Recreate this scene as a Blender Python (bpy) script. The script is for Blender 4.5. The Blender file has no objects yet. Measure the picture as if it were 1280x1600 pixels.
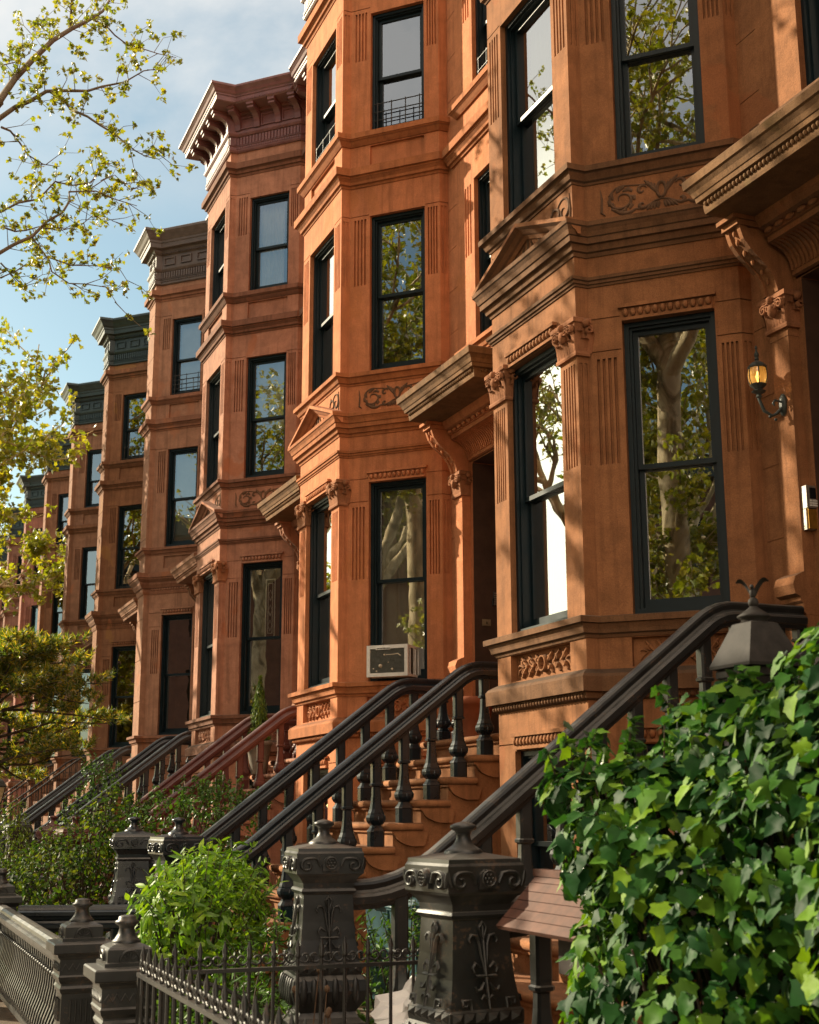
import bpy, math, random
from mathutils import Vector, Matrix
random.seed(7)
GZ = -1.6                       # pavement level; z = 0 is the photographer's eye level
PI = math.pi
scene = bpy.context.scene
COL = scene.collection
R = math.radians
SUN_AZ = R(51)                  # from straight in front of the row (-Y) towards -X
SUN_EL = R(26)
SUND = Vector((-math.sin(SUN_AZ)*math.cos(SUN_EL), -math.cos(SUN_AZ)*math.cos(SUN_EL), math.sin(SUN_EL)))

# ------------------------------------------------------------------ mesh building
class MB:
    def __init__(s): s.v = []; s.f = []; s.sm = []
    def add(s, pts, faces, smooth=False):
        n = len(s.v); s.v += [tuple(p) for p in pts]
        for f in faces: s.f.append(tuple(n+i for i in f)); s.sm.append(smooth)
    def poly(s, pts): s.add(pts, [range(len(pts))])
    def box(s, x0, y0, z0, x1, y1, z1):
        s.hexa([(x0,y0,z0),(x1,y0,z0),(x1,y1,z0),(x0,y1,z0)], [(x0,y0,z1),(x1,y0,z1),(x1,y1,z1),(x0,y1,z1)])
    def hexa(s, a, b):
        s.add(list(a)+list(b), [(3,2,1,0),(4,5,6,7),(0,1,5,4),(1,2,6,5),(2,3,7,6),(3,0,4,7)])
    def fbox(s, M, u0, u1, z0, z1, d0, d1):           # box in a wall frame
        s.hexa([M(u0,z0,d0),M(u1,z0,d0),M(u1,z0,d1),M(u0,z0,d1)], [M(u0,z1,d0),M(u1,z1,d0),M(u1,z1,d1),M(u0,z1,d1)])
    def prism(s, pts, vec):
        n = len(pts); q = [tuple(Vector(p)+Vector(vec)) for p in pts]
        s.add(list(pts)+q, [tuple(range(n-1,-1,-1)), tuple(range(n,2*n))]+[(i,(i+1)%n,n+(i+1)%n,n+i) for i in range(n)])
    def grid(s, rows, cu=False, smooth=True):
        m = len(rows[0]); pts = [p for r in rows for p in r]; fs = []
        for i in range(len(rows)-1):
            for j in range(m if cu else m-1):
                k = (j+1) % m
                fs.append((i*m+j, i*m+k, (i+1)*m+k, (i+1)*m+j))
        s.add(pts, fs, smooth)
    def sweep(s, path, prof, caps=True, smooth=False):
        n = len(path); nor = []
        for i in range(n-1):
            dx = path[i+1][0]-path[i][0]; dy = path[i+1][1]-path[i][1]; l = math.hypot(dx,dy); nor.append((dy/l,-dx/l))
        mit = [nor[0]]
        for i in range(1,n-1):
            a, b = nor[i-1], nor[i]; k = 1+a[0]*b[0]+a[1]*b[1]; mit.append(((a[0]+b[0])/k,(a[1]+b[1])/k))
        mit.append(nor[-1])
        rows = [[(p[0]+m[0]*o, p[1]+m[1]*o, z) for (o,z) in prof] for p, m in zip(path, mit)]
        s.grid(rows, False, smooth)
        if caps: s.poly(rows[0]); s.poly(rows[-1][::-1])
    def tube(s, pts, rad, n=6, caps=True):
        pts = [Vector(p) for p in pts]
        if not isinstance(rad,(list,tuple)): rad = [rad]*len(pts)
        rows = []; prev = None
        for i, p in enumerate(pts):
            d = (pts[min(i+1,len(pts)-1)]-pts[max(i-1,0)])
            if d.length < 1e-9: d = Vector((0,0,1))
            d.normalize()
            if prev is None:
                a = d.cross(Vector((0,0,1)))
                if a.length < .05: a = d.cross(Vector((1,0,0)))
            else: a = prev-d*prev.dot(d)
            if a.length < 1e-6: a = d.orthogonal()
            a.normalize(); prev = a; b = d.cross(a)
            rows.append([tuple(p+(a*math.cos(2*PI*k/n)+b*math.sin(2*PI*k/n))*rad[i]) for k in range(n)])
        s.grid(rows, True, n > 4)
        if caps: s.poly(rows[0]); s.poly(rows[-1][::-1])
    def lathe(s, prof, c=(0,0,0), n=16, square=0, smooth=None):
        # prof: (half width, z); square: 0 round, >0 chamfered square with that chamfer fraction, 4 = plain square
        rows = []
        for r, z in prof:
            if square == 4: q = [(-1,-1),(1,-1),(1,1),(-1,1)]
            elif square:
                k = 1-square; q = [(-k,-1),(k,-1),(1,-k),(1,k),(k,1),(-k,1),(-1,k),(-1,-k)]
            else: q = [(math.cos(2*PI*i/n), math.sin(2*PI*i/n)) for i in range(n)]
            rows.append([(c[0]+a*r, c[1]+b*r, c[2]+z) for a,b in q])
        s.grid(rows, True, (not square) if smooth is None else smooth)
        s.poly(rows[0][::-1]); s.poly(rows[-1])
    def bead(s, c, r, n=6, m=3, ax=(1,1,1)):
        rows = []
        for i in range(m+1):
            t = PI*i/m-PI/2
            rr = max(math.cos(t), .04)
            rows.append([(c[0]+r*ax[0]*rr*math.cos(2*PI*k/n), c[1]+r*ax[1]*rr*math.sin(2*PI*k/n), c[2]+r*ax[2]*math.sin(t)) for k in range(n)])
        s.grid(rows, True, True)
    def stroke(s, M, pts, w, h, taper=.25):           # a raised carved ridge; M(s,t,height)
        n = len(pts); rows = []
        for i, (a,b) in enumerate(pts):
            p, q = pts[max(i-1,0)], pts[min(i+1,n-1)]
            dx, dy = q[0]-p[0], q[1]-p[1]; l = math.hypot(dx,dy) or 1
            nx, ny = -dy/l, dx/l; t = i/(n-1)
            k = w*min(1, taper+ (1-taper)*2.2*min(t+.12, 1-t+.02)) if taper < 1 else w
            hh = h*(k/w)**.5
            rows.append([M(a+nx*k,b+ny*k,-.002), M(a+nx*k*.4,b+ny*k*.4,hh), M(a-nx*k*.4,b-ny*k*.4,hh), M(a-nx*k,b-ny*k,-.002)])
        s.grid(rows, False, True)
    def build(s, name, mat, parent=None, off=None):
        me = bpy.data.meshes.new(name); me.from_pydata(s.v, [], s.f)
        me.polygons.foreach_set('use_smooth', s.sm); me.update()
        me.materials.append(mat)
        o = bpy.data.objects.new(name, me); COL.objects.link(o)
        if parent is not None:
            o.parent = parent
            if off is None and parent.parent is None and parent.type == 'EMPTY': off = parent.get('_o')
        if off is not None: o.location = [-c for c in off]
        return o

def thing(name, label, cat, loc=(0,0,GZ), group=None, rz=0):
    o = bpy.data.objects.new(name, None); COL.objects.link(o); o.location = loc; o.rotation_euler = (0,0,rz)
    o.empty_display_size = .2; o['label'] = label; o['category'] = cat; o['_o'] = tuple(loc)
    if group: o['group'] = group
    return o
def tag(o, label, cat, group=None):
    o['label'] = label; o['category'] = cat
    if group: o['group'] = group
    return o
def structure(o, kind='structure'): o['kind'] = kind; return o
def copy_tree(o, parent=None, remap=None):
    c = o.copy(); COL.objects.link(c)
    if parent is not None: c.parent = parent
    if remap and o.type == 'MESH':
        m = o.data.materials[0]
        if m.name in remap:
            c.material_slots[0].link = 'OBJECT'; c.material_slots[0].material = remap[m.name]
    for ch in list(o.children): copy_tree(ch, c, remap)
    return c

def spiral(cx, cy, r0, r1, a0, a1, n=18):
    return [(cx+(r0+(r1-r0)*i/n)*math.cos(a0+(a1-a0)*i/n), cy+(r0+(r1-r0)*i/n)*math.sin(a0+(a1-a0)*i/n)) for i in range(n+1)]
def frame(p0, p1, z0=0):        # wall frame: u along p0->p1, height, depth into the wall
    dx, dy = p1[0]-p0[0], p1[1]-p0[1]; l = math.hypot(dx,dy); ux, uy = dx/l, dy/l; ix, iy = -uy, ux
    return (lambda u, z, d=0: (p0[0]+ux*u+ix*d, p0[1]+uy*u+iy*d, z0+z)), l

# ------------------------------------------------------------------ materials
def nt(name):
    m = bpy.data.materials.new(name); m.use_nodes = True
    t = m.node_tree; t.nodes.clear(); return m, t
def N(t, ty, **kw):
    n = t.nodes.new(ty)
    for k, v in kw.items():
        if k.startswith('i_'): n.inputs[k[2:].replace('_',' ')].default_value = v
        else: setattr(n, k, v)
    return n
def L(t, a, b): t.links.new(a, b)
def noise(t, vec, scale, detail=4, rough=.55, dist=0):
    n = N(t,'ShaderNodeTexNoise'); n.inputs['Scale'].default_value = scale; n.inputs['Detail'].default_value = detail
    n.inputs['Roughness'].default_value = rough; n.inputs['Distortion'].default_value = dist; L(t, vec, n.inputs['Vector']); return n.outputs['Fac']
def ramp(t, fac, stops):
    r = N(t,'ShaderNodeValToRGB'); e = r.color_ramp.elements
    while len(e) < len(stops): e.new(.5)
    for k,(p,c) in enumerate(stops):
        e[k].position = p; e[k].color = (c,c,c,1) if isinstance(c,(int,float)) else (*c,1)
    L(t, fac, r.inputs['Fac']); return r.outputs['Color']
def mixc(t, a, b, fac, mode='MIX'):
    m = N(t,'ShaderNodeMix', data_type='RGBA', blend_type=mode)
    for sock, v in ((m.inputs[0],fac),(m.inputs[6],a),(m.inputs[7],b)):
        if isinstance(v,(int,float)): sock.default_value = v
        elif isinstance(v,tuple): sock.default_value = (*v,1)
        else: L(t, v, sock)
    return m.outputs[2]
def mathn(t, op, a, b=0.0):
    m = N(t,'ShaderNodeMath', operation=op)
    for i, v in enumerate((a,b)):
        if isinstance(v,(int,float)): m.inputs[i].default_value = v
        else: L(t, v, m.inputs[i])
    return m.outputs[0]
def vmul(t, vec, s):
    m = N(t,'ShaderNodeVectorMath', operation='MULTIPLY'); L(t, vec, m.inputs[0]); m.inputs[1].default_value = s; return m.outputs[0]
def finish(t, col, rough, bump=None, bstr=.2, bdist=.01, spec=.4, metal=0, **kw):
    p = N(t,'ShaderNodeBsdfPrincipled'); o = N(t,'ShaderNodeOutputMaterial')
    for sock, v in ((p.inputs['Base Color'],col),(p.inputs['Roughness'],rough)):
        if isinstance(v,(int,float)): sock.default_value = v
        elif isinstance(v,tuple): sock.default_value = (*v,1)
        else: L(t, v, sock)
    p.inputs['Specular IOR Level'].default_value = spec; p.inputs['Metallic'].default_value = metal
    for k, v in kw.items(): p.inputs[k].default_value = v
    if bump is not None:
        b = N(t,'ShaderNodeBump'); b.inputs['Strength'].default_value = bstr; b.inputs['Distance'].default_value = bdist
        L(t, bump, b.inputs['Height']); L(t, b.outputs[0], p.inputs['Normal'])
    L(t, p.outputs[0], o.inputs[0]); return p

def stone(name, base, dark=.55, light=1.35, patch=(.33,.13,.06), soot=.5):
    m, t = nt(name); g = N(t,'ShaderNodeNewGeometry'); P = g.outputs['Position']
    dk = tuple(c*dark for c in base); lt = tuple(min(c*light,.8) for c in base)
    big = noise(t, P, .9, 5, .6, .6); mid = noise(t, P, 5, 6, .65, .4)
    col = mixc(t, dk, lt, ramp(t, big, [(.3,0),(.7,1)]))
    col = mixc(t, col, base, .55)
    c2 = mixc(t, dk, lt, ramp(t, mid, [(.32,0),(.7,1)])); col = mixc(t, col, c2, .5)
    # wavy bedding in the sandstone
    wv = N(t,'ShaderNodeTexWave', wave_type='BANDS', bands_direction='Z'); wv.inputs['Scale'].default_value = 1.1
    wv.inputs['Distortion'].default_value = 14; wv.inputs['Detail'].default_value = 4; wv.inputs['Detail Scale'].default_value = .8
    L(t, vmul(t, P, (.35,.35,1)), wv.inputs['Vector'])
    col = mixc(t, col, dk, mathn(t,'MULTIPLY', ramp(t, wv.outputs['Fac'], [(.6,0),(.98,1)]), .10))
    # rain streaks
    st = noise(t, vmul(t, P, (9,9,.5)), 1.6, 5, .6)
    col = mixc(t, col, tuple(c*.42 for c in base), mathn(t,'MULTIPLY', ramp(t, st, [(.50,0),(.76,1)]), .68))
    # patches of newer, redder render
    pt = noise(t, vmul(t,P,(1,1,.7)), 1.7, 3, .5, .3)
    col = mixc(t, col, patch, mathn(t,'MULTIPLY', ramp(t, pt, [(.63,0),(.66,1)]), .6))
    # broad sooty stains
    so = noise(t, vmul(t,P,(1,1,.6)), 1.1, 6, .68, .5)
    col = mixc(t, col, tuple(c*.38+.008 for c in base), mathn(t,'MULTIPLY', ramp(t, so, [(.50,0),(.72,1)]), .5))
    # soot on upward ledges
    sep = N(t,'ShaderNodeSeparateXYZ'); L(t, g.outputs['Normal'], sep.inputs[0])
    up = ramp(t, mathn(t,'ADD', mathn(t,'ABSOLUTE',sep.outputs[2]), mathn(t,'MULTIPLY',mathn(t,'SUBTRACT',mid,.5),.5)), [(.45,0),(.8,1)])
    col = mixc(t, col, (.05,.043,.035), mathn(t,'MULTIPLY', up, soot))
    sp = noise(t, P, 130, 2, .6); col = mixc(t, col, ramp(t, sp, [(.3,.6),(.5,1),(.72,1.35)]), .55, 'MULTIPLY')
    fine = noise(t, P, 70, 4, .7); md = noise(t, P, 9, 4, .6)
    h = mathn(t,'ADD', mathn(t,'MULTIPLY',fine,.4), mathn(t,'ADD', md, mathn(t,'MULTIPLY', noise(t, P, 2.4, 3, .5), 1.5)))
    finish(t, col, .9, h, .5, .014, .2); return m
def paint(name, base, rough=.42, var=.35, spec=.5, chip=.0, chipc=(.2,.12,.08), dust=.25):
    m, t = nt(name); g = N(t,'ShaderNodeNewGeometry'); P = g.outputs['Position']
    n1 = noise(t, P, 6, 5, .65); n2 = noise(t, P, 45, 4, .7)
    col = mixc(t, tuple(c*(1-var) for c in base), tuple(min(1,c*(1+var)) for c in base), ramp(t, n1, [(.3,0),(.7,1)]))
    if dust:
        sep = N(t,'ShaderNodeSeparateXYZ'); L(t, g.outputs['Normal'], sep.inputs[0])
        up = ramp(t, mathn(t,'ADD', mathn(t,'ABSOLUTE',sep.outputs[2]), mathn(t,'MULTIPLY',mathn(t,'SUBTRACT',n1,.5),.8)), [(.5,0),(1,1)])
        col = mixc(t, col, (.30,.285,.26), mathn(t,'MULTIPLY', up, dust))
    if chip: col = mixc(t, col, chipc, mathn(t,'MULTIPLY', ramp(t, mathn(t,'MULTIPLY',n1,n2), [(.33,0),(.36,1)]), chip))
    finish(t, col, mathn(t,'ADD', rough, mathn(t,'MULTIPLY',mathn(t,'SUBTRACT',n1,.5),.3)), n1, .10, .008, spec); return m
def glass(name, refl=.25, k=1.8, tint=(1,1,1), wob=.0006):
    m, t = nt(name); g = N(t,'ShaderNodeNewGeometry'); P = g.outputs['Position']
    b = N(t,'ShaderNodeBump'); b.inputs['Strength'].default_value = 1; b.inputs['Distance'].default_value = wob; L(t, noise(t, P, 2.6, 1, .4), b.inputs['Height'])
    fr = N(t,'ShaderNodeFresnel'); fr.inputs['IOR'].default_value = 1.5; L(t, b.outputs[0], fr.inputs['Normal'])
    fac = mathn(t,'MINIMUM', mathn(t,'ADD', mathn(t,'MULTIPLY', fr.outputs[0], k), refl), 1.0)
    gl = N(t,'ShaderNodeBsdfGlossy'); gl.inputs['Roughness'].default_value = .004; gl.inputs['Color'].default_value = (*tint,1); L(t, b.outputs[0], gl.inputs['Normal'])
    tr = N(t,'ShaderNodeBsdfTransparent'); tr.inputs['Color'].default_value = (.8,.84,.82,1)
    mx = N(t,'ShaderNodeMixShader'); L(t, fac, mx.inputs[0]); L(t, tr.outputs[0], mx.inputs[1]); L(t, gl.outputs[0], mx.inputs[2])
    o = N(t,'ShaderNodeOutputMaterial'); L(t, mx.outputs[0], o.inputs[0]); return m
def leafmat(name, cols, trans=.35, gloss=.12, rough=.4, vein=0):
    m, t = nt(name); g = N(t,'ShaderNodeNewGeometry')
    st = [(i/(len(cols)-1), c) for i, c in enumerate(cols)]
    col = ramp(t, g.outputs['Random Per Island'], st)
    nz = noise(t, g.outputs['Position'], 14, 3); col = mixc(t, col, ramp(t, nz, [(.3,.65),(.7,1.3)]), .5, 'MULTIPLY')
    d = N(t,'ShaderNodeBsdfDiffuse'); tr = N(t,'ShaderNodeBsdfTranslucent'); gl = N(t,'ShaderNodeBsdfGlossy'); gl.inputs['Roughness'].default_value = rough
    L(t, col, d.inputs[0]); L(t, mixc(t, col, (1.0,.95,.25), 1.0, 'MULTIPLY'), tr.inputs[0])
    m1 = N(t,'ShaderNodeMixShader'); m1.inputs[0].default_value = trans; L(t, d.outputs[0], m1.inputs[1]); L(t, tr.outputs[0], m1.inputs[2])
    fr = N(t,'ShaderNodeFresnel'); fr.inputs['IOR'].default_value = 1.4
    m2 = N(t,'ShaderNodeMixShader'); L(t, mathn(t,'ADD', mathn(t,'MULTIPLY',fr.outputs[0],.22), gloss*.15), m2.inputs[0]); L(t, m1.outputs[0], m2.inputs[1]); L(t, gl.outputs[0], m2.inputs[2])
    o = N(t,'ShaderNodeOutputMaterial'); L(t, m2.outputs[0], o.inputs[0]); return m
def simple(name, base, rough=.6, var=.25, sc=8, spec=.4, metal=0, bump=.15):
    m, t = nt(name); g = N(t,'ShaderNodeNewGeometry'); n1 = noise(t, g.outputs['Position'], sc, 5, .6)
    col = mixc(t, tuple(c*(1-var) for c in base), tuple(min(1,c*(1+var)) for c in base), ramp(t, n1, [(.3,0),(.7,1)]))
    finish(t, col, rough, n1, bump, .01, spec, metal); return m
def emit(name, col, s):
    m, t = nt(name); e = N(t,'ShaderNodeEmission'); e.inputs[0].default_value = (*col,1); e.inputs[1].default_value = s
    o = N(t,'ShaderNodeOutputMaterial'); L(t, e.outputs[0], o.inputs[0]); return m

STONE = stone('stone', (.295,.128,.056), patch=(.29,.105,.042))
ST = {1: STONE,
      2: stone('stone_orange', (.54,.205,.092), dark=.62, light=1.2, patch=(.45,.17,.065), soot=.35),
      3: stone('stone_red', (.36,.175,.112), patch=(.36,.13,.06), light=1.5),
      4: stone('stone_rosy', (.33,.17,.105), patch=(.36,.15,.08), soot=.4),
      5: stone('stone_umber', (.23,.11,.06), patch=(.27,.14,.05)),
      6: stone('stone_grey', (.25,.13,.08)),
      7: stone('stone_brown', (.23,.11,.065)),
      8: stone('stone_pink', (.28,.12,.085)),
      9: stone('stone_far', (.22,.11,.075))}
TEAL = paint('window_paint', (.0025,.011,.016), .42, .3, .3, dust=.04)
CORN = paint('cornice_paint', (.16,.062,.058), .5, .25, dust=.3)
CORNS = {3: CORN, 4: paint('cornice_taupe', (.085,.060,.048), .5, .25), 5: paint('cornice_green', (.012,.026,.026), .45, .3, dust=.1), 1: paint('cornice_brown', (.12,.06,.04), .5)}
IRON = paint('iron_paint', (.014,.0155,.016), .38, .3, .42, dust=.24, chip=.4, chipc=(.11,.065,.04))
IRONB = paint('iron_blue_black', (.004,.010,.016), .30, .3, .6, dust=.03)
IRONM = paint('iron_maroon', (.085,.024,.021), .36, .3, .5, dust=.2)
IRONK = paint('iron_black', (.010,.010,.010), .45, .3, .5, chip=.5, chipc=(.07,.035,.02), dust=.12)
TRIM = stone('stone_trim', (.17,.085,.042), patch=(.13,.06,.03), soot=.6)
TR = {1: TRIM, 2: stone('trim_orange', (.42,.155,.062), dark=.6, patch=(.36,.13,.05), soot=.4), 3: stone('trim_red', (.20,.095,.06), patch=(.30,.12,.06), soot=.6), 4: stone('trim_rosy', (.27,.125,.075), soot=.5)}
TR[5] = stone('trim_far', (.20,.095,.052), soot=.5)
STEP = stone('stone_step', (.32,.14,.062), dark=.4, patch=(.30,.12,.05), soot=.35)
GLASS = glass('pane_glass')
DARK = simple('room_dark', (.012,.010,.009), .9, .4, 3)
CURT = simple('curtain_cloth', (.62,.62,.60), .9, .12, 4)
BLIND = simple('blind_cloth', (.42,.38,.30), .8, .12, 3)
DOORW = simple('door_wood', (.07,.022,.010), .4, .4, 12)
VEST = simple('vestibule_paint', (.055,.028,.018), .7, .3, 5)
SLATE = simple('roof_tar', (.05,.05,.05), .9)

CARVE = stone('stone_carved', (.15,.085,.05), patch=(.12,.06,.035), soot=.2)  # dark tone holds both soot and the shadow inside the carving
CAPST = stone('stone_capital', (.32,.135,.065), patch=(.30,.12,.06), soot=.15)
MOSSY = stone('stone_lichen', (.21,.112,.052), dark=.35, patch=(.17,.11,.045), soot=.3)
# ------------------------------------------------------------------ house pieces
def wall_face(mb, p0, p1, z0, z1, ops):
    M, W = frame(p0, p1)
    us = sorted({0, W, *[o[0] for o in ops], *[o[1] for o in ops]}); zs = sorted({z0, z1, *[o[2] for o in ops], *[o[3] for o in ops]})
    us = [u for u in us if -1e-6 <= u <= W+1e-6]
    for j in range(len(zs)-1):
        zc = (zs[j]+zs[j+1])/2; run = None
        row = [o for o in ops if o[2] < zc < o[3]]
        for i in range(len(us)-1):
            uc = (us[i]+us[i+1])/2; solid = not any(o[0] < uc < o[1] for o in row)
            if solid and run is None: run = us[i]
            if not solid and run is not None: mb.poly([M(run,zs[j]),M(us[i],zs[j]),M(us[i],zs[j+1]),M(run,zs[j+1])]); run = None
        if run is not None: mb.poly([M(run,zs[j]),M(W,zs[j]),M(W,zs[j+1]),M(run,zs[j+1])])
    for (a,b,c,d,dep,back) in ops:
        for (q0,q1) in (((a,c),(b,c)),((b,c),(b,d)),((b,d),(a,d)),((a,d),(a,c))):
            mb.poly([M(*q0),M(*q1),M(*q1,dep),M(*q0,dep)])
        if back: mb.poly([M(a,c,dep),M(b,c,dep),M(b,d,dep),M(a,d,dep)])
def flutes(a, b, z0, z1, n, dep=.032, m=.12):
    w = b-a; a += w*m; w *= 1-2*m; p = w/n; return [(a+p*(i+.20), a+p*(i+.76), z0, z1, dep, True) for i in range(n)]
def joints(a, b, zs, dep=.012, h=.011): return [(a, b, z-h/2, z+h/2, dep, True) for z in zs]

def ring(mb, M, u0, u1, z0, z1, t, d0, d1, tb=None):
    tb = t if tb is None else tb
    mb.fbox(M, u0, u0+t, z0, z1, d0, d1); mb.fbox(M, u1-t, u1, z0, z1, d0, d1)
    mb.fbox(M, u0+t, u1-t, z0, z0+tb, d0, d1); mb.fbox(M, u0+t, u1-t, z1-t, z1, d0, d1)
def window(parent, p0, p1, u0, u1, z0, z1, meet=.5, name='window', bars=False, off=None):
    M, _ = frame(p0, p1); e = .003; a, b, c, d = u0+e, u1-e, z0+e, z1-e; zm = c+(d-c)*meet
    mb = MB(); ring(mb, M, a, b, c, d, .040, .055, .23, .05)
    ring(mb, M, a+.038, b-.038, c+.048, d-.038, .022, .085, .225, .012)
    fr = mb.build(name, TEAL, parent)
    s = MB(); ring(s, M, a+.058, b-.058, zm-.02, d-.058, .042, .125, .162, .040)
    s.build('sash', TEAL, fr, (0,0,0))
    s = MB(); ring(s, M, a+.058, b-.058, c+.055, zm+.02, .042, .168, .205, .085)
    s.build('sash', TEAL, fr, (0,0,0))
    g = MB(); g.poly([M(a+.095,zm+.015,.146),M(b-.095,zm+.015,.146),M(b-.095,d-.095,.146),M(a+.095,d-.095,.146)])
    g.poly([M(a+.095,c+.135,.188),M(b-.095,c+.135,.188),M(b-.095,zm-.015,.188),M(a+.095,zm-.015,.188)])
    g.build('glass_pane', GLASS, fr, (0,0,0))
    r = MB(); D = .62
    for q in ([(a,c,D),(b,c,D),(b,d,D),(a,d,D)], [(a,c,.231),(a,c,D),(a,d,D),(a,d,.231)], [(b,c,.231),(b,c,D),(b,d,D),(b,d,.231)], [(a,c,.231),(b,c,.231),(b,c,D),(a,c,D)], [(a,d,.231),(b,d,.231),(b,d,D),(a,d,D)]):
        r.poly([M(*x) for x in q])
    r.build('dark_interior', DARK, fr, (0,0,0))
    fr['_w'] = (p0[0],p0[1],p1[0],p1[1],a,b,c,d)
    return fr
def curtain(fr, mat=None, cover=(0,1,0,1), folds=7, name='curtain', depth=.30, amp=.022):
    p0x,p0y,p1x,p1y,a,b,c,d = fr['_w']; M, _ = frame((p0x,p0y),(p1x,p1y))
    A, B = a+.05+(b-a-.1)*cover[0], a+.05+(b-a-.1)*cover[1]; Z0, Z1 = c+(d-c)*cover[2], c+(d-c)*cover[3]
    n = max(2, folds*6) if folds else 1
    rows = [[M(A+(B-A)*i/n, z, depth+(amp*math.sin(i/6*2*PI*1.0+math.sin(i*.7)) if folds else 0)) for i in range(n+1)] for z in (Z0,Z1)]
    mb = MB(); mb.grid(rows); o = mb.build(name, mat or CURT, fr, (0,0,0)); return o

def egg_row(mb, p0, p1, u0, u1, z, out, h=.05, n=None):
    M, _ = frame(p0, p1); n = n or max(3, int((u1-u0)/.062))
    for i in range(n):
        u = u0+(u1-u0)*(i+.5)/n; c = M(u, z, -out); k = (u1-u0)/n
        mb.bead(c, 1, 6, 4, (k*.42,k*.42,h*.5))
def lintel(parent, p0, p1, u0, u1, z):
    M, _ = frame(p0, p1); mb = MB()
    mb.fbox(M, u0-.03, u1+.03, z+.085, z+.115, -.045, .02); mb.fbox(M, u0, u1, z, z+.085, -.012, .02); mb.fbox(M, u0, u1, z-.025, z, -.03, .05)
    egg_row(mb, p0, p1, u0, u1, z+.043, .022, .075)
    return mb.build('lintel_moulding', STONE, parent)

def acanthus(mb, M, w, h, lift=.016, seed=0, centre='vase'):
    rnd = random.Random(seed)
    for s in (-1, 1):
        X = lambda x: s*x
        def st(pts, ww, tp=.25): mb.stroke(M, [(X(x),y) for x,y in pts], ww*h*1.45, lift, tp)
        cx = .62*w/2; r = .40*h
        st([(.10*w/2+.02, .30*h)]+[(cx+(x-cx)*1.25 if x < cx else x, y) for x, y in spiral(cx, 0, r*1.02, r*.18, PI*.62, -PI*2.1, 30)], .035)
        st([(cx*.55,-.36*h)]+spiral(cx-.02, -.02*h, r*1.12, r*.75, -PI*.75, -PI*.05, 12), .05)
        for k in range(9):                                  # leaves along the scroll
            a = PI*.5-k*PI*.24; q = (cx+r*.92*math.cos(a), r*.92*math.sin(a)); l = (.16+.1*rnd.random())*h
            dd = a-PI*.62
            st([(q[0],q[1]), (q[0]+l*.6*math.cos(dd), q[1]+l*.6*math.sin(dd)), (q[0]+l*1.15*math.cos(dd-.5), q[1]+l*1.15*math.sin(dd-.5))], .055, .35)
        st(spiral(.30*w/2, .18*h, .15*h, .04*h, PI*.9, -PI*.9, 12), .04)
        st([(0,-.16*h),(.10*w/2,-.2*h),(.2*w/2,-.3*h)]+spiral(.30*w/2, -.26*h, .10*h, .03*h, -PI*.6, PI*.9, 10), .045)
        for k in range(4): st([(.02*w+.015*k*w,-.24*h),(.03*w+.022*k*w,-.34*h),(.03*w+.03*k*w,-.43*h)], .045, .4)
        for k in range(4): st([(.03*w,.02*h+k*.04*h),(.06*w+.012*k*w,.16*h+k*.05*h),(.05*w+.025*k*w,.30*h+k*.045*h)], .045, .4)
        st([(.88*w/2,-.4*h),(.94*w/2,-.3*h),(.93*w/2,.1*h),(.95*w/2,.38*h)], .03)
    if centre == 'vase': mb.stroke(M, [(.035*w*math.cos(a), .10*h+.22*h*math.sin(a)) for a in [PI*.5+2*PI*i/12 for i in range(13)]], .05*h, lift*1.2, 1)
    elif centre == 'ring': mb.stroke(M, [(.40*h*math.cos(a), .40*h*math.sin(a)) for a in [2*PI*i/20 for i in range(21)]], .03*h, lift, 1)
def carved(parent, p0, p1, uc, zc, w, h, depth=0, mat=None, seed=0, lift=.016, centre='vase'):
    F_, _ = frame(p0, p1); mb = MB()
    acanthus(mb, lambda s, t, k: F_(uc+s, zc+t, depth-k), w, h, lift, seed, centre)
    return mb.build('carved_panel', mat or CARVE, parent)
def small_relief(parent, p0, p1, u0, u1, z0, z1, depth, seed=1):
    F_, _ = frame(p0, p1); mb = MB(); rnd = random.Random(seed); w, h = u1-u0, z1-z0; uc, zc = (u0+u1)/2, (z0+z1)/2
    M = lambda s, t, k: F_(uc+s, zc+t, depth-k)
    for s in (-1,1):
        for j in range(3):
            x = s*(.10+.13*j)*w
            for q in (-1,1):
                mb.stroke(M, [(a*s, q*b) for a,b in spiral(abs(x), .19*h, .13*h, .03*h, -PI*.5, PI*1.2, 9)], .06*h, .035)
                mb.stroke(M, [(x-s*.05*w, 0),(x, q*.2*h),(x+s*.05*w, q*.42*h)], .09*h, .03, .5)
            mb.bead(M(x-s*.05*w,0,.01), .022, 6, 4)
        mb.stroke(M, [(s*.38*w,0),(s*.44*w,.1*h),(s*.48*w,.05*h)], .05*h, .03); mb.stroke(M, [(s*.38*w,0),(s*.44*w,-.12*h),(s*.48*w,-.3*h)], .05*h, .03)
    mb.stroke(M, [(.06*w*math.cos(a), .3*h*math.sin(a)) for a in [2*PI*i/14 for i in range(15)]], .07*h, .045, 1)
    return mb.build('carved_panel', STONE, parent)

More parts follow.
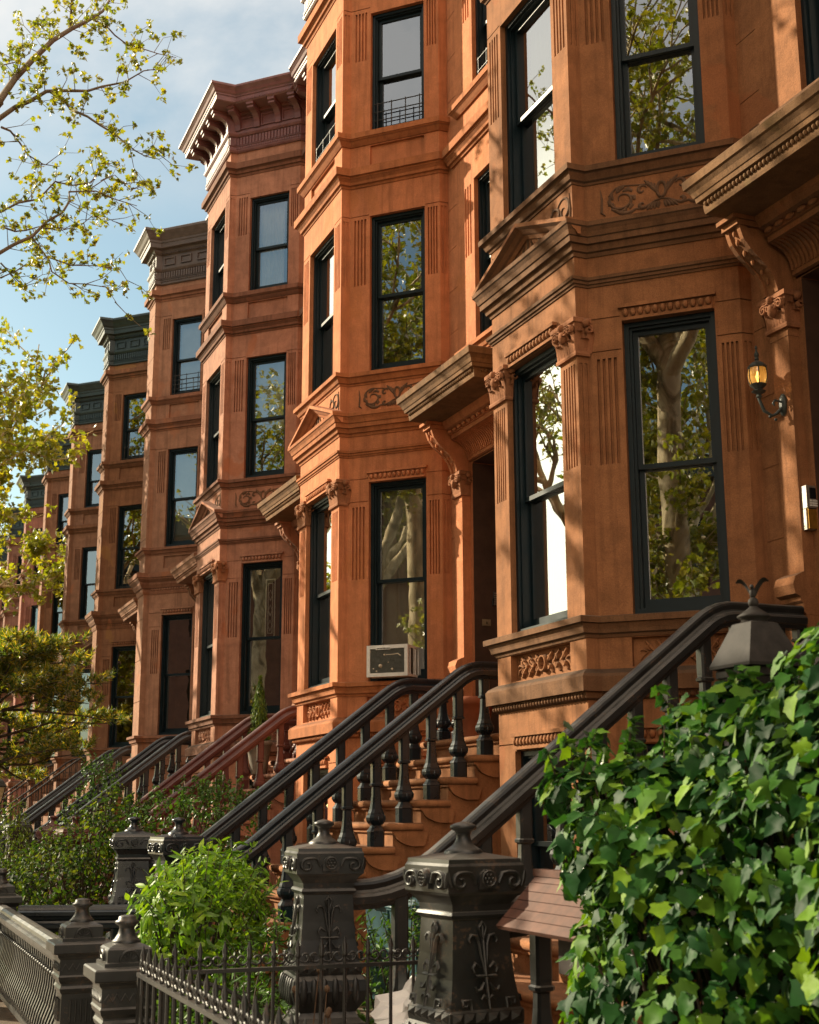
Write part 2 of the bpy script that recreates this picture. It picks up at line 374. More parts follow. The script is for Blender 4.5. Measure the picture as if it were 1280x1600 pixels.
def leaf_strip(mb, base, out, up, side, w, h, curl):
    base, out, up, side = map(Vector, (base,out,up,side)); rows = []
    for i in range(7):
        t = i/6; a = curl*t*t; y = h*(t-.25*t*t*t); o = .012+curl*.5*h*(t**2.2); ww = w*(.55+.75*t*(1-t)*2.2)*(1 if t < .85 else .6)
        if i == 6: y -= h*.10; o += .012
        c = base+up*y+out*o
        rows.append([tuple(c-side*ww*.5), tuple(c-side*ww*.25+out*.010), tuple(c+out*.004), tuple(c+side*ww*.25+out*.010), tuple(c+side*ww*.5)])
    mb.grid(rows)
def capital(parent, path, z0, z1, mat):
    mb = MB(); h = z1-z0
    mb.sweep(path, [(-.03,z0),(.028,z0),(.032,z0+.018),(.028,z0+.036),(.008,z0+.04),(.006,z0+.3*h),(.014,z0+.6*h),(.045,z1-.055),(.05,z1-.05),(.062,z1-.045),(.062,z1-.012),(.05,z1),(-.03,z1)])
    n = len(path)
    for i in range(n-1):
        M, l = frame(path[i], path[i+1])
        ud = Vector(M(1,0))-Vector(M(0,0)); o = -(Vector(M(0,0,1))-Vector(M(0,0,0))); up = Vector((0,0,1))
        k = 3 if l > .2 else 1
        for j in range(k):
            leaf_strip(mb, M(l*(j+.5)/k, z0+.03, -.006), o, up, ud, l/k*.95, h*.52, .42)
        for j in range(k+1):
            leaf_strip(mb, M(l*j/k, z0+.03, -.006), o, up, ud, l/k*.7, h*.78, .40)
        for e in ((0,1) if l > .15 else (0.5,)):          # volutes
            for s in (-1,1) if l > .15 else (1,):
                c = (l*(.18 if e == 0 else .82) if l > .15 else l*.5)+s*.03; A = M
                mb.stroke(lambda a,b,kk: A(c+a, z1-.10+b, -.042-kk), [(x*s,y) for x,y in spiral(0,0,.044,.008,PI*.9,-PI*2,14)], .012, .03, 1)
        mb.bead(M(l/2, z1-.05, -.07), .034, 7, 5)
        if l > .2: mb.bead(M(l/2, z1-.13, -.05), .045, 7, 5, (1,1,1.3))
    return mb.build('capital', mat, parent)

BELT = {   # (out, z) profiles
 'base_band': [(-.02,.84),(.0,.842),(.02,.85),(.035,.86),(.04,.905),(.085,.91),(.088,1.025),(.07,1.05),(.03,1.075),(.0,1.09),(-.02,1.09)],
 'parlor_sill': [(-.02,1.335),(.012,1.337),(.022,1.36),(.045,1.372),(.05,1.40),(.062,1.43),(.066,1.445),(.098,1.449),(.10,1.496),(.085,1.503),(-.05,1.515)],
 'frieze_moulding': [(-.02,4.297),(.012,4.299),(.014,4.318),(.028,4.322),(.03,4.345),(.045,4.352),(.048,4.378),(.0,4.386),(-.02,4.386)],
 'entablature': [(-.02,4.566),(.012,4.568),(.02,4.60),(.042,4.608),(.05,4.64),(.056,4.66),(.085,4.664),(.088,4.715),(.10,4.722),(.112,4.76),(.13,4.79),(.142,4.80),(.145,4.838),(.0,4.862),(-.02,4.862)],
 'second_floor_sill': [(-.02,5.228),(.010,5.23),(.016,5.25),(.035,5.262),(.048,5.29),(.06,5.318),(.068,5.325),(.09,5.328),(.092,5.378),(-.05,5.396)],
 'third_floor_belt': [(-.02,7.925),(.012,7.927),(.02,7.955),(.045,7.965),(.052,8.0),(.075,8.03),(.085,8.04),(.088,8.06),(.118,8.064),(.12,8.165),(.0,8.19),(-.02,8.19)],
 'third_floor_sill': [(-.02,8.515),(.015,8.517),(.035,8.545),(.055,8.575),(.072,8.59),(.078,8.60),(.09,8.604),(.092,8.675),(-.05,8.69)],
 'roof_belt': [(-.02,10.87),(.012,10.872),(.025,10.91),(.05,10.92),(.06,10.96),(.08,10.98),(.11,10.99),(.112,11.10),(.0,11.13),(-.02,11.13)],
 'lintel_cornice': [(-.02,4.40),(.012,4.402),(.03,4.45),(.035,4.52),(.06,4.53),(.10,4.60),(.105,4.64),(.16,4.70),(.165,4.73),(.185,4.735),(.19,4.83),(.0,4.86),(-.02,4.86)],
}
BEDGE = .022
def make_house(kind):
    A = kind == 'A'
    wx = 1.6 if A else .62; cx = .885; rt = .115
    F = .12+cx+rt
    root = thing('row_house', 'x', 'row house', (0,0,GZ))
    Lx = -wx
    P = [(Lx-cx,F),(Lx-cx,.12+cx),(Lx,.12),(Lx,0),(0,0),(0,.12),(cx,.12+cx),(cx,F)]
    cl = cx*math.sqrt(2)
    wa, wb = (.282,1.046) if A else (.315,1.06)
    ZT = 12.0
    mb = MB(); parl = (1.505,3.955); w2 = (5.398,7.512); w3 = (8.695,10.44); jn = [3.725,4.013,7.53,10.53]
    # left canted face: plain piers, seen only edge on
    wall_face(mb, P[1], P[2], GZ, ZT, flutes(cl-.28, cl, 2.755, 3.66, 4)+joints(0,cl,[3.725]))
    for a, b in ((0,1),(2,3)): wall_face(mb, P[a], P[b], GZ, ZT, [])
    # front face
    if A:
        fw = []
        for z0, z1 in (parl, w2, w3): fw.append((.29,1.31,z0,z1,.30,False))
        fw += [(.31,1.29,GZ+.55,.50,.30,False), (.26,1.34,1.10,1.33,.06,True), (.30,1.30,8.21,8.50,.035,True)]
        for a, b in ((0,.28),(1.32,1.6)):
            fw += flutes(a, b, 2.755, 3.63, 5)+flutes(a, b, 6.57, 7.47, 4, .02, .12)+flutes(a, b, 9.76, 10.47, 4, .02, .12)+joints(a, b, [7.53,10.53,.56])
    else: fw = flutes(.1,.52,0,0.01,1)[:0]+joints(0, wx, [2.2,3.05,3.9,5.6,6.2,6.8,7.4,9.1,9.6,10.2,10.6])
    wall_face(mb, P[3], P[4], GZ, ZT, fw)
    wall_face(mb, P[4], P[5], GZ, ZT, flutes(0,.12,2.755,3.63,2,.012,.1)+([] if not A else flutes(0,.12,6.57,7.47,2,.012,.1)+flutes(0,.12,9.76,10.47,2,.012,.1))+joints(0,.12,jn[2:]))
    cf = []
    for z0, z1 in ((1.505,3.965), w2, w3): cf.append((wa,wb,z0,z1,.30,False))
    cf += [(wa+.02,wb-.02,GZ+.55,.50,.30,False), (wa,wb,8.21,8.50,.035,True)]
    if A: cf.append((wa-.02,wb-.02,1.10,1.33,.06,True))
    else: cf.append((wa,wb,4.95,5.20,.035,True))
    for a, b in ((.02 if A else .05, wa-.012), (wb+.012, cl)):
        cf += flutes(a, b, 2.755, 3.66, 4)+flutes(a, b, 6.57, 7.48, 4)+flutes(a, b, 9.76, 10.47, 4)
        cf += joints(0 if a < .5 else b-(b-a), b, jn)
    wall_face(mb, P[5], P[6], GZ, ZT, cf)
    wall_face(mb, P[6], P[7], GZ, ZT, flutes(0,rt,2.755,3.66,2,.014,.1)+flutes(0,rt,6.57,7.48,2,.014,.1)+joints(0,rt,jn))
    # flat facade with the doorway and two upper windows
    fl = [(1.5-cx,2.95-cx,.75,3.98,1.25,False)]
    for z0, z1 in (w2, w3): fl.append((1.66-cx,2.74-cx,z0,z1,.30,False))
    for a, b in ((1.36,1.62),(2.78,3.04)): fl += flutes(a-cx,b-cx,6.57,7.48,3,.018,.1)+flutes(a-cx,b-cx,9.76,10.47,3,.018,.1)
    jz = [.9,1.45,2.02,2.6,3.17,3.74,5.0,5.75,6.3,6.85,7.4,7.95,8.9,9.5,10.1,10.7,11.3]
    for k, z in enumerate(jz):
        fl += joints(0.003, 1.15-cx, [z], .006, .008)
        if z > 4: fl += joints(3.2-cx, 3.5-cx, [z], .006, .008)
    wall_face(mb, P[7], (3.515,F), GZ, ZT, fl)
    wall_face(mb, (-2.485,F), P[0], GZ, ZT, []) if Lx-cx > -2.48 else None
    mb.build('wall', STONE, root)
    # party walls, rear wall and roof
    mb = MB(); y0 = F+.01
    mb.poly([(-2.485,y0,GZ),(-2.485,11,GZ),(-2.485,11,ZT),(-2.485,y0,ZT)]); mb.poly([(3.51,y0,GZ),(3.51,11,GZ),(3.51,11,ZT),(3.51,y0,ZT)])
    mb.poly([(-2.485,11,GZ),(3.51,11,GZ),(3.51,11,ZT),(-2.485,11,ZT)])
    mb.build('party_wall', ST[7], root)
    mb = MB(); q = [(-2.485,11,ZT-.01),(-2.485,F,ZT-.01)]+[(x,y,ZT-.01) for x,y in P]+[(3.51,F,ZT-.01),(3.51,11,ZT-.01)]; mb.poly(q[::-1]); mb.build('roof', SLATE, root)
    # belts and sills
    for nm in ('base_band','parlor_sill','second_floor_sill','third_floor_belt','third_floor_sill','roof_belt')+(('frieze_moulding','entablature') if A else ('lintel_cornice',)):
        mb = MB(); mb.sweep(P, BELT[nm])
        if nm == 'base_band':
            for i in (3,5):
                _, l = frame(P[i],P[i+1]); egg_row(mb, P[i], P[i+1], -.03, l+.02, .876, .036, .05, int(l/.05))
        mb.build(nm, TRIM, root)
    for z0, z1, x0, x1, nm in ((8.515,8.69,1.22,3.18,'third_floor_sill'),(7.925,8.19,1.05,3.35,'third_floor_belt'),(5.228,5.396,1.22,3.18,'second_floor_sill'),(10.87,11.13,1.05,3.35,'roof_belt')):
        mb = MB(); mb.sweep([(x0,F+.02),(x0,F-.012),(x1,F-.012),(x1,F+.02)], BELT[nm]); mb.build('window_ledge', TRIM, root)
    # pediment over the parlor windows
    wins = {}
    if A:
        for side in (0,):
            mb = MB(); a0, a1, c0 = -1.74, .14, -.80; yb = -.135; za, zp = 4.735, 5.065
            for s in (-1, 1):
                xe = c0+s*.93; dx, dz = (c0-xe), zp-za; l = math.hypot(dx,dz); ux, uz = dx/l, dz/l; nx, nz = (uz, -ux) if s > 0 else (-uz, ux)
                # raking cornice: profile swept up the slope
                prof = [(0.0,.0),(.03,.0),(.05,.03),(.07,.04),(.10,.07),(.135,.085),(.145,.09),(.145,.125),(.0,.135)]
                r0 = [(xe+ (0 if True else 0), -o, za-.012+z/abs(ux)*1.0) for o, z in prof]
                r1 = [(c0, -o, zp-.012+z/abs(ux)) for o, z in prof]
                mb.grid([r0, r1], False, False); mb.poly(r0)
            mb.poly([(c0-.9,-.012,za-.01),(c0+.9,-.012,za-.01),(c0,-.012,zp+.02)])
            pd = mb.build('pediment', STONE, root)
            mb = MB(); T = lambda s,t,k: (c0+s,-.012-k,4.875+t)
            for s in (-1,1):
                for j in range(4): mb.stroke(T, [(s*(.06+.13*j),.0),(s*(.10+.13*j),.07-.012*j),(s*(.06+.14*j),.14-.035*j)], .018, .014, .4)
            mb.stroke(T, [(0,-.02),(0,.18)], .03, .016, .6)
            mb.build('carved_panel', CARVE, pd, (0,0,0))
            for s in (-1,1):
                mb = MB(); T = lambda s_,t,k: (c0+s_,-k,5.02+t)
                mb.stroke(T, [(s*x,y) for x,y in [(.33,-.04)]+spiral(.52,.02,.10,.02,PI,-PI*.9,14)], .014, .014)
                mb.stroke(T, [(s*x,y) for x,y in spiral(.66,.03,.13,.02,PI*.9,-PI*1.6,18)], .014, .014)
                mb.stroke(T, [(s*.76,-.13),(s*.77,0),(s*.755,.15)], .012, .014); mb.stroke(T, [(s*.30,-.05),(s*.36,.0),(s*.44,.05)], .02, .014); mb.stroke(T, [(s*.42,.07),(s*.47,.1),(s*.46,.14)], .018, .014)
                mb.build('carved_panel', CARVE, root)
        carved(root, P[5], P[6], (wa+wb)/2, 5.050, 1.10, .31, 0, seed=3, centre='vase')
        for xs in ([(Lx,.11),(Lx,0),(Lx+.28,0),(Lx+.28,.05)], [(-.28,.05),(-.28,0),(0,0),(0,.11)]): capital(root, xs, 3.685, 4.012, CAPST)
        small_relief(root, P[3], P[4], .30, 1.30, 1.11, 1.32, .06, 1); small_relief(root, P[5], P[6], .30, 1.0, 1.11, 1.32, .06, 2)
        lintel(root, P[3], P[4], .36, 1.24, 3.985); lintel(root, P[3], P[4], .33, 1.27, .535)
        wins['front1'] = window(root, P[3], P[4], .29, 1.31, 1.505, 3.955, .50)
        wins['front2'] = window(root, P[3], P[4], .29, 1.31, *w2, .5); wins['front3'] = window(root, P[3], P[4], .29, 1.31, *w3, .5)
        window(root, P[3], P[4], .31, 1.29, GZ+.55, .50, .5, 'basement_window')
    else:
        mb = MB(); M, l = frame(P[5],P[6]); egg_row(mb, P[5], P[6], .05, l, 4.50, .035, .06); mb.build('egg_moulding', STONE, root)
    lintel(root, P[5], P[6], wa+.01, wb-.01, 3.985); lintel(root, P[5], P[6], wa+.02, wb-.02, .535)
    wins['cant1'] = window(root, P[5], P[6], wa, wb, 1.505, 3.965, .5)
    wins['cant2'] = window(root, P[5], P[6], wa, wb, *w2, .49); wins['cant3'] = window(root, P[5], P[6], wa, wb, *w3, .47)
    bw = window(root, P[5], P[6], wa+.02, wb-.02, GZ+.55, .50, .5, 'basement_window')
    mb = MB(); M, _ = frame(P[5],P[6])
    for i in range(7): mb.tube([M(wa+.06+(wb-wa-.12)*i/6, GZ+.56, .03), M(wa+.06+(wb-wa-.12)*i/6, .49, .03)], .009, 6)
    for z in (GZ+.75,-.3,.3): mb.fbox(M, wa+.025, wb-.025, z, z+.03, .024, .036)
    mb.build('window_grille', IRONK, bw, (0,0,0))
    wins['fac2'] = window(root, P[7], (3.515,F), 1.66-cx, 2.74-cx, *w2, .5); wins['fac3'] = window(root, P[7], (3.515,F), 1.66-cx, 2.74-cx, *w3, .5)
    # doorway: recess, pilasters, capitals, canopy on brackets
    mb = MB(); mb.box(1.502,F+.9,.752,2.948,F+1.2,3.978); ves = mb.build('vestibule', VEST, root)
    mb = MB(); y = F+.895
    for s, x0 in ((0,1.56),(1,2.235)):
        x1 = x0+.655
        mb.box(x0, y-.05, .78, x1, y, 3.1); mb.box(x0+.1, y-.07, .9, x1-.1, y-.045, 1.5); mb.box(x0+.1, y-.065, 1.62, x1-.1, y-.045, 2.9)
    mb.build('door', DOORW, root)
    vm = MB(); e = .004
    vm.poly([(1.5+e,F+.004,.752),(1.5+e,F+.9,.752),(1.5+e,F+.9,3.97),(1.5+e,F+.004,3.97)]); vm.poly([(2.95-e,F+.004,.752),(2.95-e,F+.9,.752),(2.95-e,F+.9,3.97),(2.95-e,F+.004,3.97)])
    vm.poly([(1.5+e,F+.004,3.976),(2.95-e,F+.004,3.976),(2.95-e,F+.9,3.976),(1.5+e,F+.9,3.976)])
    vm.build('vestibule_lining', VEST, root)
    yo = F-.1
    for x0 in (1.225, 3.01):
        x1 = x0+.205
        mb = MB(); mb.box(x0, yo, 1.70, x1, F+.01, 3.60); mb.box(x0-.008, yo-.012, .75, x1+.008, F+.01, 1.38)
        pr = [(yo-.012,1.38),(yo-.03,1.40),(yo-.035,1.46),(yo-.055,1.48),(yo-.055,1.51),(yo-.10,1.53),(yo-.115,1.60),(yo-.09,1.66),(yo-.03,1.69),(yo,1.70),(F+.01,1.70),(F+.01,1.38)]
        mb.prism([(x0-.012,a,b) for a,b in pr], (.229,0,0)); mb.box(x0-.004, yo-.004, 3.52, x1+.004, F+.01, 3.56)
        mb.build('door_pilaster', STONE, root)
        capital(root, [(x0,F+.01),(x0,yo),(x1,yo),(x1,F+.01)], 3.585, 3.875, CAPST)
    canopy = MB(); q = [(1.335,F+.01),(1.335,F-.70),(3.105,F-.70),(3.105,F+.01)]
    canopy.sweep(q, [(-.02,4.445),(.012,4.445),(.02,4.475),(.022,4.50),(.026,4.545),(.06,4.55),(.066,4.585),(.075,4.592),(.09,4.63),(.112,4.66),(.128,4.672),(.135,4.735),(.118,4.752),(.0,4.79),(-.02,4.79)])
    canopy.poly([(1.32,F,4.446),(3.12,F,4.446),(3.12,F-.72,4.446),(1.32,F-.72,4.446)])
    canopy.poly([(1.33,F,4.792),(1.33,F-.70,4.789),(3.11,F-.70,4.789),(3.11,F,4.792)])
    for i in (0,1,2):
        M, l = frame(q[i],q[i+1]); egg_row(canopy, q[i], q[i+1], 0 if i == 1 else .05, l if i == 1 else l-.01, 4.523, .030, .045, int(l/.045))
    cn = canopy.build('door_canopy', MOSSY if A else STONE, root)
    for x0 in (1.235, 3.02):
        mb = MB(); yc = F-.12
        f = [(yc-.02,3.878),(yc-.03,3.92),(yc-.05,3.98),(yc-.10,4.055),(yc-.18,4.125),(yc-.25,4.185),(yc-.31,4.26),(yc-.335,4.33),(yc-.34,4.36),(yc-.37,4.365),(yc-.375,4.41),(yc-.41,4.415),(yc-.415,4.446)]
        mb.prism([(x0+.02,a,b) for a,b in [(F+.005,3.878)]+f+[(F+.005,4.446)]], (.145,0,0))
        for xx in (x0, x0+.145):                       # raised rims of the console
            for (a,b),(c,d) in zip(f[:-4], f[1:-3]): mb.hexa([(xx,a-.018,b),(xx+.04,a-.018,b),(xx+.04,a+.05,b),(xx,a+.05,b)], [(xx,c-.018,d),(xx+.04,c-.018,d),(xx+.04,c+.05,d),(xx,c+.05,d)])
        for k in range(6): a, b = f[2+k]; mb.bead((x0+.092,a-.006,b), .026, 6, 4, (.7,.6,1.2))
        mb.box(x0-.01, yc-.385, 4.366, x0+.195, yc-.10, 4.408); mb.box(x0-.02, yc-.425, 4.412, x0+.205, yc-.1, 4.4455)
        mb.build('bracket', STONE, cn, (0,0,0))
    mb = MB(); arc = [(.0,3.985),(.0,4.0),(.03,4.01),(.03,4.04)]+[(.03+.19*(1-math.cos(a)), 4.05+.19*math.sin(a)) for a in [PI/2*i/8 for i in range(9)]]+[(.24,4.245),(.24,4.29),(.26,4.295),(.26,4.34),(.31,4.36),(.34,4.40),(.35,4.444)]
    x0, x1 = 1.44, 3.01
    mb.grid([[(x,F-o,z) for o,z in arc] for x in (x0,x1)], False, False)
    for i in range(34):
        x = x0+.02+(x1-x0-.04)*i/33
        for (a,b),(c,d) in zip(arc[4:12], arc[5:13]): mb.hexa([(x-.012,F-a-.014,b-.006),(x+.012,F-a-.014,b-.006),(x+.012,F-a+.02,b),(x-.012,F-a+.02,b)], [(x-.012,F-c-.014,d-.006),(x+.012,F-c-.014,d-.006),(x+.012,F-c+.02,d),(x-.012,F-c+.02,d)])
    for i in range(12):
        x = x0+.07+(x1-x0-.14)*i/11; mb.bead((x,F-.285,4.318), .05, 6, 4, (1.1,.4,.5))
    mb.build('door_cove', STONE, root)
    # main cornice
    path = P+[(3.513,F)]; path = [(-2.485,F)]+path if Lx-cx > -2.48 else path
    mb = MB()
    if A: pr = [(-.02,11.33),(.03,11.332),(.05,11.36),(.055,11.40),(.04,11.41),(.04,11.44),(.055,11.445),(.055,11.455),(.03,11.456),(.03,11.62),(.06,11.625),(.085,11.66),(.09,11.70),(.035,11.71),(.035,12.03),(.09,12.035),(.10,12.08),(.36,12.085),(.37,12.09),(.385,12.10),(.385,12.19),(.40,12.195),(.405,12.22),(.43,12.24),(.45,12.28),(.49,12.32),(.505,12.33),(.505,12.365),(.48,12.385),(-.02,12.42)]
    else: pr = [(-.02,11.25),(.02,11.252),(.045,11.27),(.045,11.33),(.03,11.34),(.03,11.37),(.05,11.375),(.05,11.385),(.025,11.386),(.025,11.55),(.05,11.555),(.075,11.60),(.08,11.64),(.03,11.65),(.03,11.94),(.06,11.95),(.09,12.0),(.10,12.05),(.20,12.055),(.21,12.15),(.23,12.16),(.235,12.20),(.27,12.24),(.30,12.30),(.345,12.36),(.36,12.37),(.36,12.42),(.33,12.44),(-.02,12.46)]
    mb.sweep(path, pr)
    sl = 11.46 if A else 11.392
    for i in range(len(path)-1):                          # slot frieze and dentils
        M, l = frame(path[i], path[i+1])
        if i in (1,2) and not A: pass
        n = int(l/.062)
        for k in range(n):
            u = l*(k+.5)/n; mb.fbox(M, u-.018, u+.018, sl+.008, sl+.148, -.052, -.02)
        if l > .3:
            n = int(l/.045)
            for k in range(n): u = l*(k+.5)/n; mb.fbox(M, u-.012, u+.012, sl-.075, sl-.045, -.066, -.02); mb.fbox(M, u-.012, u+.012, 12.105 if A else 11.955, 12.135 if A else 11.985, -.40 if A else -.095, -.3 if A else -.05)
            nb = max(2, round(l/.42))
            for k in range(nb):                          # raised panels
                u0, u1 = l*k/nb+.07, l*(k+1)/nb-.07; z0, z1 = (11.76,11.98) if A else (11.70,11.88)
                ring(mb, M, u0, u1, z0, z1, .022, -.058, -.02)
    co = mb.build('roof_cornice', CORN, root)
    if A:
        for i in range(1, len(path)-1):
            M, l = frame(path[i], path[i+1])
            if l < .3: continue
            nb = max(2, round(l/.42))
            for k in range(nb+1):
                u = min(max(l*k/nb, .03), l-.03); mb = MB(); w = .055
                f = [(.036,11.73),(.075,11.74),(.085,11.84),(.11,11.90),(.17,11.95),(.22,11.97),(.30,11.98),(.32,12.0),(.32,12.03),(.35,12.035),(.35,12.084)]
                mb.prism([M(u-w,z,-o) for o,z in [(.02,11.73)]+f+[(.02,12.084)]], Vector(M(1,0))*2*w-Vector(M(0,0))*2*w)
                mb.fbox(M, u-w-.012, u+w+.012, 12.037, 12.0845, -.358, -.1); mb.fbox(M, u-w-.006, u+w+.006, 11.985, 12.015, -.33, -.1)
                mb.build('cornice_bracket', CORN, co, (0,0,0))
    return root, wins, P, F

# ------------------------------------------------------------------ stoop
SX0, SX1 = 1.37, 3.30
RUN, RIS, Y0, ZL = .285, .2137, .535, .745
def step_zy(k): return ZL-RIS*k, Y0-RUN*k
def rail_z(y):
    zs = .58+.775*(y+.9)
    if y > .06: 
        t = min((y-.06)/.30, 1); a = .58+.775*.96; return a+.775*.30*(t-.5*t*t)
    if y < -1.92:
        t = min((-1.92-y)/.5, 1); a = .58+.775*(-1.02); return a-.775*.5*(t-.5*t*t)
    return zs
RAILP = [(-.055,-.175),(.055,-.175),(.062,-.15),(.085,-.14),(.09,-.10),(.075,-.085),(.055,-.075),(.045,-.062),(.05,-.048),(.056,-.032),(.052,-.016),(.036,-.004),(.015,0),(-.015,0),(-.036,-.004),(-.052,-.016),(-.056,-.032),(-.05,-.048),(-.045,-.062),(-.055,-.075),(-.075,-.085),(-.09,-.10),(-.085,-.14),(-.062,-.15)]
def handrail(parent, x, mat, y0, y1, zf, xo=0):
    mb = MB(); ys = [y0+(y1-y0)*i/44 for i in range(45)]; rows = []
    for y in ys:
        e = .01; sl = (zf(y+e)-zf(y-e))/(2*e); k = 1/math.sqrt(1+sl*sl)
        xs = x+xo*max(0,(-1.5-y)/1.0)**2; rows.append([(xs+a, y-b*sl*k, zf(y)+b*k) for a,b in RAILP])
    mb.grid(rows, True, False); mb.poly(rows[0][::-1]); mb.poly(rows[-1])
    return mb.build('handrail', mat, parent)
BAL = [(.070,0),(.070,.13),(.074,.135),(.070,.145),(.050,.175),(.046,.19),(.062,.205),(.078,.235),(.080,.262),(.074,.285),(.066,.29),(.066,.30),(.052,.34),(.043,.40),(.037,.47),(.035,.54),(.037,.545),(.052,.553),(.054,.57),(.044,.578),(.044,.60)]
def baluster_mb(x, y, z, top):
    mb = MB(); h = min(1, (top-z-.05)/.60)
    mb.lathe([(r, zz*h) for r, zz in BAL], (x,y,z), square=.36)
    zb = z+.60*h
    if top-zb > .02: mb.lathe([(.044,zb-.002),(.044,top+.06)], (x,y,0), square=.3)
    for i in range(10):                                    # gadroons round the belly
        a = 2*PI*i/10; mb.bead((x+.072*math.cos(a), y+.072*math.sin(a), z+.245*h), .02, 5, 3, (.8,.8,1.9))
    return mb
def newel(parent, x, y, mat, z0=GZ, ztop=-.215, s=.204, orn=True):
    k = s/.188
    sh = [(.20,z0),(.20,ztop-.98),(.185,ztop-.97),(.165,ztop-.95),(.15,ztop-.92),(.19,ztop-.86),(.205,ztop-.80),(.195,ztop-.74),(.175,ztop-.715),(.178,ztop-.70),(.178,ztop-.655),(.168,ztop-.645),(.162,ztop-.60),(.150,ztop-.52),(.142,ztop-.42),(.138,ztop-.32),(.136,ztop-.265),(.145,ztop-.26),(.152,ztop-.245),(.146,ztop-.232),(.140,ztop-.228),(.142,ztop-.20),(.158,ztop-.175),(.172,ztop-.155)]
    mb = MB(); mb.lathe([(r*k, z) for r, z in sh], (x,y,0), square=4)
    post = mb.build('newel_post', mat, parent)
    mb = MB(); mb.lathe([(.172*k,ztop-.157),(.186*k,ztop-.145),(.186*k,ztop-.03),(.178*k,ztop-.018),(.176*k,ztop),(.05*k,ztop+.028)], (x,y,0), square=4)
    faces = [((x,y),0),((x,y),PI/2),((x,y),PI),((x,y),-PI/2)]
    def fm(a, r): return lambda s_, t_, h_: (x+math.cos(a)*s_+math.sin(a)*(r+h_), y+math.sin(a)*s_-math.cos(a)*(r+h_), t_)
    for _, a in faces if orn else []:
        F_ = fm(a, .186*k); zc = ztop-.085
        pts = [(.05*math.cos(t), .052*math.sin(t)) for t in [PI*i/10 for i in range(11)]]
        rows = [[F_(p[0], zc+p[1]-.01, d) for p in [(-.05,-.035)]+pts[::-1]+[(.05,-.035)]] for d in (0,.018)]
        mb.grid(rows, False, False); mb.poly(rows[1])
        mb.stroke(lambda s_,t_,h_: F_(s_, zc+t_, .018+h_), [(.034*math.cos(t), .034*math.sin(t)) for t in [2*PI*i/14 for i in range(15)]], .006, .01, 1)
        for i in range(6): mb.bead(F_(.019*math.cos(i*PI/3), zc+.019*math.sin(i*PI/3), .02), .0085, 6, 4)
        mb.bead(F_(0,zc,.02), .0085, 6, 4)
        for s in (-1,1):
            G = lambda s_,t_,h_: F_(s*s_*k, zc+t_, h_)
            mb.stroke(G, [(.055,-.02),(.075,.025),(.10,.028)]+spiral(.128,-.012,.040,.010,PI*.55,-PI*1.6,16), .010, .016, .8)
            mb.stroke(G, [(.168,-.035),(.18,.0),(.185,.03)], .008, .012, .6)
    mb.build('newel_cap', mat, post)
    mb = MB(); q = [(.085,.012),(.085,.03),(.07,.042),(.045,.06),(.032,.085),(.030,.105),(.036,.12),(.055,.130),(.058,.14),(.056,.148),(.030,.160),(.004,.166)]
    mb.lathe([(r*k, ztop+z) for r, z in q], (x,y,0), 18); mb.build('finial', mat, post)
    if orn:
        mb = MB()
        for _, a in faces:
            def T(s_, t_, h_): 
                r = .140+max(0,-t_-.30)*.10+max(0,-t_-.45)*.10
                return fm(a, (r+.003)*k)(s_*k, ztop+t_, h_)
            for s in (-1,1):
                S = lambda a_,b_,h_: T(s*a_, b_, h_)
                mb.stroke(S, [(.0,-.50),(.014,-.42),(.018,-.37)]+[(.03,-.335),(.055,-.33),(.07,-.35),(.062,-.365)], .008, .010, .5)
                mb.stroke(S, [(.02,-.47),(.045,-.45),(.06,-.47),(.05,-.49)], .008, .010, .5)
                mb.stroke(S, [(.012,-.53),(.03,-.56),(.05,-.565),(.058,-.545)], .008, .010, .5)
                mb.stroke(S, [(.0,-.60),(.02,-.585),(.035,-.60)], .007, .009, .5)
                mb.stroke(S, [(.085,-.640),(.085,-.600),(.125,-.600),(.125,-.625),(.105,-.625),(.105,-.615)], .006, .008, 1)
                for i in range(3):                              # faceted band and gadrooned bulge
                    c = (.03+.055*i); T2 = fm(a,.176*k); q = T2(s*c*k, ztop-.678, 0)
                    p = [T2((s*c+dx)*k, ztop-.678+dz, .001) for dx,dz in ((-.026,-.022),(.026,-.022),(.026,.022),(-.026,.022))]; tip = T2(s*c*k, ztop-.678, .024)
                    mb.add(p+[tip], [(0,1,4),(1,2,4),(2,3,4),(3,0,4)])
                    mb.bead(fm(a,.192*k)(s*c*k, ztop-.80, 0), .03, 6, 5, (.85,.85,2.6))
            mb.stroke(T, [(0,-.64),(0,-.5),(0,-.36),(0,-.29)], .009, .012, .4)
            mb.stroke(T, [(-.018,-.30),(0,-.275),(.018,-.30),(0,-.36),(-.018,-.30)], .006, .010, 1)
            mb.stroke(T, [(-.05,-.505),(.05,-.505)], .007, .012, 1)
        mb.build('relief_ornament', mat, post)
    return post
